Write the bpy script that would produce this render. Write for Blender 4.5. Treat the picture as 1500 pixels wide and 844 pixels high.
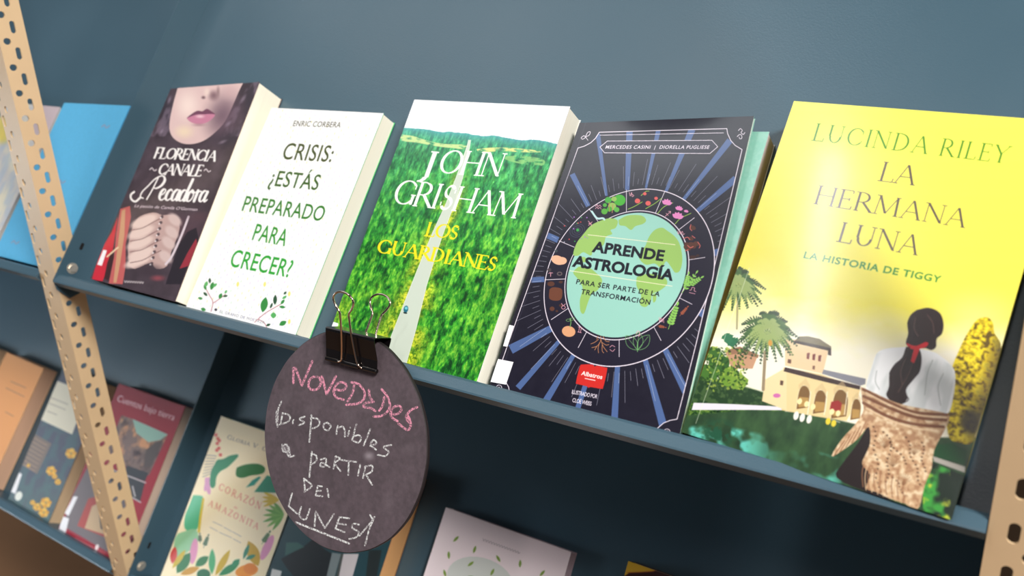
import bpy, math, random
import numpy as np
from mathutils import Vector, Matrix

# ------------------------------------------------------------------ camera, light, exposure
scene = bpy.context.scene
for o in list(bpy.data.objects):
    bpy.data.objects.remove(o)
CAM_POS = np.array([0.172744, -0.444919, 0.269916])
CAM_R = np.array([[0.832448, 0.552456, -0.042682], [0.146406, -0.293588, -0.944654], [-0.534411, 0.780127, -0.325280]])          # rows: image right, image down, view direction
FPX = 1176.855                        # focal length in pixels of the 1500 px wide frame
TILT = 0.645791                       # how far the display boards lean back from vertical
cam_d = bpy.data.cameras.new('camera')
cam = bpy.data.objects.new('camera', cam_d)
scene.collection.objects.link(cam)
cam_d.sensor_fit = 'HORIZONTAL'; cam_d.sensor_width = 36
cam_d.lens = FPX * 36 / 1500
cam_d.clip_start = 0.02; cam_d.clip_end = 50
mw = Matrix.Identity(4)
for i in range(3):
    mw[i][0] = CAM_R[0][i]; mw[i][1] = -CAM_R[1][i]; mw[i][2] = -CAM_R[2][i]; mw[i][3] = CAM_POS[i]
cam.matrix_world = mw
cam_d.dof.use_dof = True; cam_d.dof.focus_distance = 0.60; cam_d.dof.aperture_fstop = 6.3
scene.camera = cam

world = bpy.data.worlds.new('world'); scene.world = world
world.use_nodes = True
bg = world.node_tree.nodes['Background']
bg.inputs[0].default_value = (0.80, 0.88, 1.0, 1); bg.inputs[1].default_value = 0.065

def area_light(name, loc, target, size, size_y, energy, color):
    d = bpy.data.lights.new(name, 'AREA'); d.shape = 'RECTANGLE'; d.size = size; d.size_y = size_y
    d.energy = energy; d.color = color
    o = bpy.data.objects.new(name, d); scene.collection.objects.link(o)
    o.location = loc
    o.rotation_euler = (Vector(target) - Vector(loc)).to_track_quat('-Z', 'Y').to_euler()
    return o
area_light('ceiling_panel_light', (1.75, -0.92, 2.05), (-0.3, 0.05, 0.05), 0.8, 0.4, 104, (1.0, 0.97, 0.93))
area_light('ceiling_fill_light', (-1.75, -0.6, 2.4), (-1.75, -0.5, 0.0), 2.4, 0.9, 20, (0.92, 0.97, 1.0))
area_light('tube_light', (-0.52, -0.98, 1.75), (-0.45, -0.7, 0.0), 0.045, 0.6, 4.5, (1.0, 0.99, 0.97))
area_light('side_tube_light', (0.16, -1.55, 1.75), (0.15, 0.0, 0.05), 0.10, 0.35, 3.5, (1.0, 0.93, 0.93))
wl = area_light('left_fill_light', (-2.1, -0.8, -0.05), (-1.2, 0.15, -0.2), 0.6, 0.4, 1.6, (0.80, 0.92, 1.0)); wl.data.spread = 1.2  # low fill light added to brighten the lower left bay's panel

scene.view_settings.view_transform = 'Standard'
scene.view_settings.look = 'None'
scene.view_settings.exposure = 0.12
scene.view_settings.gamma = 1.0
scene.view_settings.use_curve_mapping = False

# ------------------------------------------------------------------ coordinates
# panel coordinates: x along the shelf, v up the leaning board, d out from the board.
ST, CT = math.sin(TILT), math.cos(TILT)
M = np.array([[1, 0, 0], [0, ST, -CT], [0, CT, ST]])
NV = M[:, 2]
XS = -0.7207          # left side plate
XR = 0.1738        # right side plate
LV, LD = -0.00987, 0.03326      # lip of the ledge (v, d)
def W(x, v, d, lvl=0.0):
    p = M @ np.array([x, v, d]); return np.array([p[0], p[1], p[2] + lvl])
def ray(x, y):
    return CAM_R.T @ np.array([(x - 750) / FPX, (y - 422) / FPX, 1.0])
def hit(x, y, n, c):
    r = ray(x, y); n = np.asarray(n, float); return CAM_POS + (c - n @ CAM_POS) / (n @ r) * r
def at(x, y, d, lvl=0.0):
    """a point measured in the photograph, carried onto the plane d out from the board"""
    return hit(x, y, NV, d + NV[2] * lvl)
def proj(P):
    q = CAM_R @ (np.asarray(P, float) - CAM_POS); return np.array([750 + FPX * q[0] / q[2], 422 + FPX * q[1] / q[2]])

# ------------------------------------------------------------------ helpers: objects
def link(name, verts, faces, mats, parent=None, uvs=None, smooth=False, fmat=None):
    me = bpy.data.meshes.new(name)
    me.from_pydata([tuple(map(float, v)) for v in verts], [], faces)
    for m in (mats if isinstance(mats, (list, tuple)) else [mats]): me.materials.append(m)
    if uvs is not None:
        ul = me.uv_layers.new(name='UVMap')
        for poly in me.polygons:
            for li, vi in zip(poly.loop_indices, poly.vertices):
                ul.data[li].uv = uvs[vi] if not isinstance(uvs, dict) else uvs[poly.index][poly.vertices[:].index(vi)]
    if fmat:
        for i, k in enumerate(fmat): me.polygons[i].material_index = k
    if smooth:
        for poly in me.polygons: poly.use_smooth = True
    me.update()
    o = bpy.data.objects.new(name, me); scene.collection.objects.link(o)
    if parent is not None:
        o.parent = parent
        pl = parent
        off = Vector((0, 0, 0))
        while pl is not None: off += pl.location; pl = pl.parent
        for v in me.vertices: v.co -= off
    return o
def thing(name, label, cat, loc, group=None):
    o = bpy.data.objects.new(name, None); scene.collection.objects.link(o)
    o.location = Vector([float(c) for c in loc]); o.empty_display_size = 0.02
    o['label'] = label; o['category'] = cat
    if group: o['group'] = group
    return o
def tag(o, label, cat, group=None):
    o['label'] = label; o['category'] = cat
    if group: o['group'] = group
    return o
BOXF = [(0, 3, 2, 1), (4, 5, 6, 7), (0, 1, 5, 4), (1, 2, 6, 5), (2, 3, 7, 6), (3, 0, 4, 7)]
def prism(poly, off):
    """polygon (list of 3d points) swept by the vector off"""
    n = len(poly); V = [np.array(p, float) for p in poly] + [np.array(p, float) + off for p in poly]
    F = [tuple(range(n))[::-1], tuple(range(n, 2 * n))] + [(i, (i + 1) % n, n + (i + 1) % n, n + i) for i in range(n)]
    return V, F
def join(parts):
    V, F = [], []
    for v, f in parts:
        k = len(V); V += list(v); F += [tuple(i + k for i in q) for q in f]
    return V, F
def tube(path, r, n=10, closed=False):
    P = [np.array(p, float) for p in path]; V, F = [], []
    up = None
    for i, p in enumerate(P):
        a = P[(i - 1) % len(P)] if (i > 0 or closed) else P[i]; b = P[(i + 1) % len(P)] if (i < len(P) - 1 or closed) else P[i]
        t = (b - a) / np.linalg.norm(b - a)
        if up is None:
            up = np.cross(t, [0.3, 0.9, 0.2]); up /= np.linalg.norm(up)
        up = up - (up @ t) * t; up /= np.linalg.norm(up); s = np.cross(t, up)
        rr = r[i] if hasattr(r, '__len__') else r
        for k in range(n):
            an = 2 * math.pi * k / n; V.append(p + rr * (math.cos(an) * up + math.sin(an) * s))
    m = len(P)
    for i in range(m if closed else m - 1):
        for k in range(n):
            F.append((i * n + k, i * n + (k + 1) % n, ((i + 1) % m) * n + (k + 1) % n, ((i + 1) % m) * n + k))
    if not closed:
        F.append(tuple(range(n))[::-1]); F.append(tuple(range((m - 1) * n, m * n)))
    return V, F

# ------------------------------------------------------------------ helpers: materials
def srgb(c):
    c = np.asarray(c, float) / 255.0
    return np.where(c <= 0.04045, c / 12.92, ((c + 0.055) / 1.055) ** 2.4)
def mat(name, rgb, rough=0.5, metal=0.0, spec=0.5, noise=0.0, nscale=40.0, bump=0.0, bscale=300.0, coat=0.0, rvar=0.0):
    m = bpy.data.materials.new(name); m.use_nodes = True; nt = m.node_tree; b = nt.nodes['Principled BSDF']
    c = srgb(rgb)
    b.inputs['Base Color'].default_value = (*c, 1); b.inputs['Roughness'].default_value = rough
    b.inputs['Metallic'].default_value = metal; b.inputs['Specular IOR Level'].default_value = spec
    b.inputs['Coat Weight'].default_value = coat
    tc = nt.nodes.new('ShaderNodeTexCoord')
    if noise or rvar:
        n = nt.nodes.new('ShaderNodeTexNoise'); n.inputs['Scale'].default_value = nscale; n.inputs['Detail'].default_value = 6
        nt.links.new(tc.outputs['Object'], n.inputs['Vector'])
        if noise:
            r = nt.nodes.new('ShaderNodeMapRange'); r.inputs['From Min'].default_value = 0.3; r.inputs['From Max'].default_value = 0.7
            r.inputs['To Min'].default_value = 1 - noise; r.inputs['To Max'].default_value = 1 + noise
            nt.links.new(n.outputs['Fac'], r.inputs['Value'])
            mx = nt.nodes.new('ShaderNodeVectorMath'); mx.operation = 'SCALE'; mx.inputs[0].default_value = tuple(c)
            nt.links.new(r.outputs['Result'], mx.inputs['Scale']); nt.links.new(mx.outputs['Vector'], b.inputs['Base Color'])
        if rvar:
            r2 = nt.nodes.new('ShaderNodeMapRange'); r2.inputs['From Min'].default_value = 0.3; r2.inputs['From Max'].default_value = 0.7
            r2.inputs['To Min'].default_value = rough - rvar; r2.inputs['To Max'].default_value = rough + rvar
            nt.links.new(n.outputs['Fac'], r2.inputs['Value']); nt.links.new(r2.outputs['Result'], b.inputs['Roughness'])
    if bump:
        n2 = nt.nodes.new('ShaderNodeTexNoise'); n2.inputs['Scale'].default_value = bscale; n2.inputs['Detail'].default_value = 3
        nt.links.new(tc.outputs['Object'], n2.inputs['Vector'])
        bp = nt.nodes.new('ShaderNodeBump'); bp.inputs['Strength'].default_value = bump; bp.inputs['Distance'].default_value = 0.0005
        nt.links.new(n2.outputs['Fac'], bp.inputs['Height']); nt.links.new(bp.outputs['Normal'], b.inputs['Normal'])
    return m
def page_mat(name, rgb, dark=0.9):
    """paper edges: fine stripes through the thickness of the block (u = depth)"""
    m = bpy.data.materials.new(name); m.use_nodes = True; nt = m.node_tree; b = nt.nodes['Principled BSDF']
    b.inputs['Roughness'].default_value = 0.85; b.inputs['Specular IOR Level'].default_value = 0.2
    uv = nt.nodes.new('ShaderNodeUVMap'); mp = nt.nodes.new('ShaderNodeMapping'); mp.inputs['Scale'].default_value = (90, 0.6, 1)
    n = nt.nodes.new('ShaderNodeTexNoise'); n.inputs['Scale'].default_value = 1.0; n.inputs['Detail'].default_value = 4
    r = nt.nodes.new('ShaderNodeMapRange'); r.inputs['From Min'].default_value = 0.35; r.inputs['From Max'].default_value = 0.6
    r.inputs['To Min'].default_value = dark; r.inputs['To Max'].default_value = 1.0
    s = nt.nodes.new('ShaderNodeVectorMath'); s.operation = 'SCALE'; s.inputs[0].default_value = tuple(srgb(rgb))
    nt.links.new(uv.outputs[0], mp.inputs[0]); nt.links.new(mp.outputs[0], n.inputs['Vector']); nt.links.new(n.outputs['Fac'], r.inputs['Value'])
    nt.links.new(r.outputs[0], s.inputs['Scale']); nt.links.new(s.outputs[0], b.inputs['Base Color'])
    return m

# ------------------------------------------------------------------ helpers: printed art, painted in numpy
RNG = np.random.default_rng(7)
def vnoise(h, w, cells, seed=0, octaves=4, aspect=1.0, rough=0.55):
    """value noise, cells = cells across the width"""
    rg = np.random.default_rng(seed); out = np.zeros((h, w)); amp = 1.0; tot = 0
    for o in range(octaves):
        cx = max(1, cells * 2 ** o); cy = max(1, cells * 2 ** o * h / w * aspect)
        g = rg.random((int(cy) + 3, int(cx) + 3))
        ys = np.arange(h) / h * cy; xs = np.arange(w) / w * cx
        yi = ys.astype(int); xi = xs.astype(int); fy = ys - yi; fx = xs - xi
        fy = fy * fy * (3 - 2 * fy); fx = fx * fx * (3 - 2 * fx)
        a = g[yi][:, xi]; b = g[yi][:, xi + 1]; c = g[yi + 1][:, xi]; d = g[yi + 1][:, xi + 1]
        fx = fx[None, :]; fy = fy[:, None]
        out += amp * ((a * (1 - fx) + b * fx) * (1 - fy) + (c * (1 - fx) + d * fx) * fy); tot += amp; amp *= rough
    return out / tot
def homog(src, dst):
    A = []
    for (x, y), (u, v) in zip(src, dst):
        A.append([x, y, 1, 0, 0, 0, -u * x, -u * y, -u]); A.append([0, 0, 0, x, y, 1, -v * x, -v * y, -v])
    _, _, vt = np.linalg.svd(np.array(A, float)); return vt[-1].reshape(3, 3)
def happ(H, P):
    P = np.atleast_2d(np.asarray(P, float)); q = np.c_[P, np.ones(len(P))] @ H.T; return q[:, :2] / q[:, 2:3]
class Art:
    """a print canvas; its shapes are given as they were measured (photo pixels on the cover)"""
    SS = 3
    def __init__(s, corners, w, h, base):
        s.w, s.h = w, h
        s.H = homog(corners, [(0, 0), (w, 0), (w, h), (0, h)])      # TL TR BR BL
        s.Hi = np.linalg.inv(s.H)
        s.img = np.ones((h, w, 3)) * np.asarray(base, float) / 255
        s.k = math.sqrt(w * h / abs(area2(corners)))                # texels per pixel
        yy, xx = np.mgrid[0:h, 0:w]
        q = happ(s.Hi, np.c_[xx.ravel() + .5, yy.ravel() + .5]); s.X = q[:, 0].reshape(h, w); s.Y = q[:, 1].reshape(h, w)
    def mask(s, polys, tex=False):
        """coverage of a union of polygons (nonzero winding)"""
        SS = s.SS; E = []
        for p in polys:
            q = np.asarray(p, float) if tex else happ(s.H, p)
            a = np.roll(q, -1, 0)
            if (q[:, 0] * a[:, 1] - a[:, 0] * q[:, 1]).sum() < 0: q = q[::-1]
            E.append(np.c_[q, np.roll(q, -1, 0)])
        E = np.concatenate(E) * SS
        x0 = max(0, int(E[:, [0, 2]].min() / SS) - 1); x1 = min(s.w, int(E[:, [0, 2]].max() / SS) + 2)
        y0 = max(0, int(E[:, [1, 3]].min() / SS) - 1); y1 = min(s.h, int(E[:, [1, 3]].max() / SS) + 2)
        if x1 <= x0 or y1 <= y0: return None
        E = E - np.array([x0, y0, x0, y0]) * SS
        hh, ww = (y1 - y0) * SS, (x1 - x0) * SS
        acc = np.zeros((hh, ww + 1), np.int32)
        ya = np.minimum(E[:, 1], E[:, 3]); yb = np.maximum(E[:, 1], E[:, 3])
        r0 = np.clip(np.ceil(ya - .5).astype(int), 0, hh); r1 = np.clip(np.ceil(yb - .5).astype(int), 0, hh)
        n = np.maximum(r1 - r0, 0)
        idx = np.repeat(np.arange(len(E)), n)
        if len(idx):
            rows = np.arange(n.sum()) - np.repeat(np.cumsum(n) - n, n) + r0[idx]
            e = E[idx]; dy = e[:, 3] - e[:, 1]
            xc = e[:, 0] + (rows + .5 - e[:, 1]) / dy * (e[:, 2] - e[:, 0])
            c = np.clip(np.ceil(xc - .5).astype(int), 0, ww)
            np.add.at(acc, (rows, c), np.where(dy > 0, 1, -1))
        m = (np.cumsum(acc, 1)[:, :ww] != 0).astype(float)
        m = m.reshape(y1 - y0, SS, x1 - x0, SS).mean((1, 3))
        return (y0, y1, x0, x1, m)
    def put(s, mk, col, alpha=1.0):
        if mk is None: return
        y0, y1, x0, x1, m = mk; m = m[..., None] * (alpha[y0:y1, x0:x1, None] if isinstance(alpha, np.ndarray) else alpha)
        c = np.asarray(col, float) / 255
        if c.ndim == 3: c = c[y0:y1, x0:x1]
        s.img[y0:y1, x0:x1] = s.img[y0:y1, x0:x1] * (1 - m) + c * m
    def poly(s, pts, col, alpha=1.0): s.put(s.mask([pts]), col, alpha)
    def polys(s, L, col, alpha=1.0): s.put(s.mask(L), col, alpha)
    def soft(s, cx, cy, rx, ry, col, alpha=1.0, ang=0.0, p=1.0, edge=1.0):
        """soft ellipse, edge = share of the radius that fades"""
        ca, sa = math.cos(ang), math.sin(ang); dx, dy = s.X - cx, s.Y - cy
        r = np.sqrt(((dx * ca + dy * sa) / rx) ** 2 + ((-dx * sa + dy * ca) / ry) ** 2)
        m = np.clip((1 - r) / edge, 0, 1); m = m * m * (3 - 2 * m) * alpha
        s.img[:] = s.img * (1 - m[..., None]) + np.asarray(col, float) / 255 * m[..., None]
    def blend(s, m, col):
        c = np.asarray(col, float) / 255; s.img[:] = s.img * (1 - m[..., None]) + c * m[..., None]
    def stroke(s, pts, w, col, alpha=1.0): s.put(s.mask(stroke_polys(pts, w)), col, alpha)
    def strokes(s, L, w, col, alpha=1.0):
        P = []
        for pts in L: P += stroke_polys(pts, w)
        s.put(s.mask(P), col, alpha)
    def ell(s, cx, cy, rx, ry=None, col=(0, 0, 0), ang=0.0, alpha=1.0, n=28):
        s.put(s.mask([ellipse(cx, cy, rx, rx if ry is None else ry, ang, n)]), col, alpha)
    def text(s, string, p0, p1, cap, up, col, font='sans', bold=0.0, shear=0.0, space=1.0, alpha=1.0, thick=None, thin=None):
        G, x0, x1 = (glyph_sans(string, bold, space) if font == 'sans' else glyph_serif(string, thick or .13, thin or .05, space))
        p0 = np.array(p0, float); p1 = np.array(p1, float); ux = (p1 - p0) / (x1 - x0)
        uy = np.array(up, float); uy = uy / abs(uy[1]) * cap
        polys = [p0 + np.outer(g[:, 0] - x0 + shear * g[:, 1], ux) + np.outer(g[:, 1], uy) for g in G]
        s.put(s.mask(polys), col, alpha)
    def image(s, name):
        im = bpy.data.images.new(name, s.w, s.h, alpha=False)
        px = np.ones((s.h, s.w, 4), np.float32); px[..., :3] = np.clip(s.img, 0, 1)[::-1]
        im.pixels.foreach_set(px.ravel()); im.update(); im.pack(); return im
def area2(c):
    c = np.asarray(c, float); a = np.roll(c, -1, 0); return .5 * (c[:, 0] * a[:, 1] - a[:, 0] * c[:, 1]).sum()
def ellipse(cx, cy, rx, ry, ang=0.0, n=28):
    t = np.linspace(0, 2 * math.pi, n, endpoint=False); ca, sa = math.cos(ang), math.sin(ang)
    return np.c_[cx + rx * np.cos(t) * ca - ry * np.sin(t) * sa, cy + rx * np.cos(t) * sa + ry * np.sin(t) * ca]
def stroke_polys(pts, w):
    pts = np.asarray(pts, float); P = []
    ws = np.full(len(pts), w, float) if not hasattr(w, '__len__') else np.asarray(w, float)
    for i in range(len(pts) - 1):
        a, b = pts[i], pts[i + 1]; d = b - a; L = np.hypot(*d)
        if L < 1e-6: continue
        n = np.array([-d[1], d[0]]) / L
        P.append(np.array([a + n * ws[i] / 2, b + n * ws[i + 1] / 2, b - n * ws[i + 1] / 2, a - n * ws[i] / 2]))
    for p, r in zip(pts, ws): P.append(ellipse(p[0], p[1], r / 2, r / 2, 0, 8))
    return P
def smooth(pts, n=6):
    """Catmull-Rom through the points"""
    p = np.asarray(pts, float); p = np.r_[[2 * p[0] - p[1]], p, [2 * p[-1] - p[-2]]]; out = []
    for i in range(1, len(p) - 2):
        for t in np.linspace(0, 1, n, endpoint=False):
            out.append(.5 * ((2 * p[i]) + (-p[i - 1] + p[i + 1]) * t + (2 * p[i - 1] - 5 * p[i] + 4 * p[i + 1] - p[i + 2]) * t * t + (-p[i - 1] + 3 * p[i] - 3 * p[i + 1] + p[i + 2]) * t ** 3))
    out.append(p[-2]); return np.array(out)
_gc = {}
def glyph_sans(string, bold=0.0, space=1.0):
    key = (string, bold, space)
    if key in _gc: return _gc[key]
    cu = bpy.data.curves.new('type', 'FONT'); cu.body = string; cu.size = 1; cu.resolution_u = 4; cu.offset = bold; cu.space_character = space
    ob = bpy.data.objects.new('type', cu); scene.collection.objects.link(ob)
    bpy.context.view_layer.update()
    dg = bpy.context.evaluated_depsgraph_get(); ev = ob.evaluated_get(dg); me = ev.to_mesh()
    co = np.array([v.co[:2] for v in me.vertices]); me.calc_loop_triangles()
    T = [co[list(t.vertices)] / 0.73 for t in me.loop_triangles]
    ev.to_mesh_clear(); bpy.data.objects.remove(ob); bpy.data.curves.remove(cu)
    xs = co[:, 0] / 0.73
    _gc[key] = (T, xs.min(), xs.max()); return _gc[key]
# serif capitals: K thick stroke, T thin stroke, A arc (cx cy rx ry a0 a1 in degrees), S serif (x y)
SER = {
 'A': (.95, [('T', .08, 0, .46, 1), ('K', .46, 1, .84, 0), ('T', .2, .36, .7, .36), ('S', .08, 0), ('S', .84, 0)]),
 'C': (.92, [('A', .52, .5, .45, .51, 42, 318), ('T', .86, .84, .86, .66), ('T', .86, .16, .88, .3)]),
 'D': (.98, [('K', .17, 0, .17, 1), ('A', .38, .5, .48, .5, -90, 90), ('T', .17, 1, .4, 1), ('T', .17, 0, .4, 0), ('S', .13, 0), ('S', .13, 1)]),
 'E': (.72, [('K', .17, 0, .17, 1), ('T', .17, 1, .62, 1), ('T', .17, .52, .52, .52), ('T', .17, 0, .66, 0), ('T', .62, 1, .62, .85), ('T', .66, 0, .68, .17), ('T', .52, .6, .52, .44), ('S', .13, 0), ('S', .13, 1)]),
 'F': (.68, [('K', .17, 0, .17, 1), ('T', .17, 1, .62, 1), ('T', .17, .5, .5, .5), ('T', .62, 1, .62, .85), ('S', .17, 0), ('S', .13, 1)]),
 'G': (1.0, [('A', .52, .5, .45, .51, 42, 318), ('K', .86, .02, .86, .42), ('S', .86, .42), ('T', .86, .84, .86, .66)]),
 'H': (1.0, [('K', .17, 0, .17, 1), ('K', .83, 0, .83, 1), ('T', .17, .52, .83, .52), ('S', .17, 0), ('S', .17, 1), ('S', .83, 0), ('S', .83, 1)]),
 'I': (.4, [('K', .2, 0, .2, 1), ('S', .2, 0), ('S', .2, 1)]),
 'J': (.45, [('K', .25, -.05, .25, 1), ('A', .03, -.05, .22, .22, -90, 0), ('S', .25, 1)]),
 'L': (.7, [('K', .17, 0, .17, 1), ('T', .17, 0, .64, 0), ('T', .64, 0, .66, .2), ('S', .13, 0), ('S', .17, 1)]),
 'M': (1.2, [('T', .14, 0, .2, 1), ('K', .2, 1, .58, .08), ('T', .58, .08, .98, 1), ('K', .98, 1, 1.04, 0), ('S', .14, 0), ('S', 1.04, 0), ('S', .16, 1), ('S', 1.0, 1)]),
 'N': (1.0, [('T', .15, 0, .15, 1), ('K', .15, 1, .84, .02), ('T', .84, 0, .84, 1), ('S', .15, 0), ('S', .11, 1), ('S', .84, 1)]),
 'O': (1.05, [('A', .52, .5, .45, .51, 0, 360)]),
 'P': (.75, [('K', .17, 0, .17, 1), ('A', .38, .74, .29, .26, -90, 90), ('T', .17, 1, .4, 1), ('T', .17, .48, .4, .48), ('S', .17, 0), ('S', .13, 1)]),
 'R': (.86, [('K', .17, 0, .17, 1), ('A', .38, .74, .27, .26, -90, 90), ('T', .17, 1, .4, 1), ('T', .17, .48, .4, .48), ('K', .4, .48, .82, 0), ('S', .17, 0), ('S', .13, 1), ('S', .84, 0)]),
 'S': (.65, [('A', .33, .75, .22, .26, 30, 270), ('A', .33, .25, .24, .26, -150, 90), ('T', .54, .86, .54, .7), ('T', .1, .14, .1, .3)]),
 'T': (.8, [('K', .4, 0, .4, 1), ('T', .05, 1, .75, 1), ('T', .05, 1, .04, .84), ('T', .75, 1, .76, .84), ('S', .4, 0)]),
 'U': (.98, [('K', .17, .38, .17, 1), ('T', .8, .38, .8, 1), ('A', .485, .38, .315, .39, 180, 360), ('S', .17, 1), ('S', .8, 1)]),
 'V': (.92, [('K', .1, 1, .47, 0), ('T', .47, 0, .84, 1), ('S', .1, 1), ('S', .84, 1)]),
 'Y': (.9, [('K', .08, 1, .44, .5), ('T', .44, .5, .82, 1), ('K', .44, 0, .44, .5), ('S', .44, 0), ('S', .08, 1), ('S', .82, 1)]),
 'Z': (.8, [('T', .1, 1, .7, 1), ('K', .68, 1, .1, 0), ('T', .1, 0, .72, 0), ('T', .1, 1, .08, .84), ('T', .72, 0, .74, .18)]),
 '.': (.3, [('K', .12, .0, .12, .08)]), ' ': (.42, []), '´': (0, []),
}
SER['Ó'] = (SER['O'][0], SER['O'][1] + [('K', .5, 1.1, .62, 1.28)])
SER['Ñ'] = (SER['N'][0], SER['N'][1] + [('T', .3, 1.16, .7, 1.2)])
def glyph_serif(string, K=.13, T=.05, space=1.0):
    out = []; x = 0.0
    for ch in string:
        sc = 1.0
        if ch.islower(): ch = ch.upper(); sc = .8
        w, prim = SER.get(ch, SER[' '])
        for q in prim:
            P = []
            if q[0] in 'KT':
                P = stroke_flat(q[1], q[2], q[3], q[4], K if q[0] == 'K' else T)
            elif q[0] == 'S':
                P = [np.array([(q[1] - .11, q[2] - T / 2), (q[1] + .11, q[2] - T / 2), (q[1] + .11, q[2] + T / 2), (q[1] - .11, q[2] + T / 2)])]
            else:
                cx, cy, rx, ry, a0, a1 = q[1:]; n = max(6, int(abs(a1 - a0) / 14)); a = np.radians(np.linspace(a0, a1, n + 1))
                wd = T + (K * 1.05 - T) * np.abs(np.cos(a)) ** 1.3
                if ch in 'S': wd = T + (K - T) * np.abs(np.sin(a + .6)) ** 1.2
                for i in range(n):
                    r = []
                    for j, sg in ((i, 1), (i + 1, 1), (i + 1, -1), (i, -1)):
                        r.append((cx + (rx - K / 2 * .6 + sg * wd[j] / 2) * math.cos(a[j]), cy + (ry - T / 2 + sg * wd[j] / 2) * math.sin(a[j])))
                    P.append(np.array(r))
            for p in P: out.append(p * sc + [x, 0])
        x += w * sc * space
    xs = np.concatenate([p[:, 0] for p in out]); return out, xs.min(), xs.max()
def stroke_flat(x0, y0, x1, y1, w):
    # strokes cut off level at their ends; width measured square to the stroke
    d = np.array([x1 - x0, y1 - y0]); L = np.hypot(*d)
    if abs(d[1]) > .3 * abs(d[0]):
        h = w / 2 * L / abs(d[1]); return [np.array([(x0 - h, y0), (x0 + h, y0), (x1 + h, y1), (x1 - h, y1)])]
    return [np.array([(x0, y0 - w / 2), (x1, y1 - w / 2), (x1, y1 + w / 2), (x0, y0 + w / 2)])]
def art_mat(name, art, rough=0.35, coat=0.0, bump=0.15):
    m = bpy.data.materials.new(name); m.use_nodes = True; nt = m.node_tree; b = nt.nodes['Principled BSDF']
    t = nt.nodes.new('ShaderNodeTexImage'); t.image = art.image(name); t.interpolation = 'Cubic'; t.extension = 'EXTEND'
    nt.links.new(t.outputs['Color'], b.inputs['Base Color']); b.inputs['Roughness'].default_value = rough
    b.inputs['Coat Weight'].default_value = coat; b.inputs['Coat Roughness'].default_value = 0.12
    tc = nt.nodes.new('ShaderNodeTexCoord'); n = nt.nodes.new('ShaderNodeTexNoise'); n.inputs['Scale'].default_value = 900
    nt.links.new(tc.outputs['Object'], n.inputs['Vector'])
    bp = nt.nodes.new('ShaderNodeBump'); bp.inputs['Strength'].default_value = bump; bp.inputs['Distance'].default_value = 0.0002
    nt.links.new(n.outputs['Fac'], bp.inputs['Height']); nt.links.new(bp.outputs['Normal'], b.inputs['Normal'])
    return m

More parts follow.
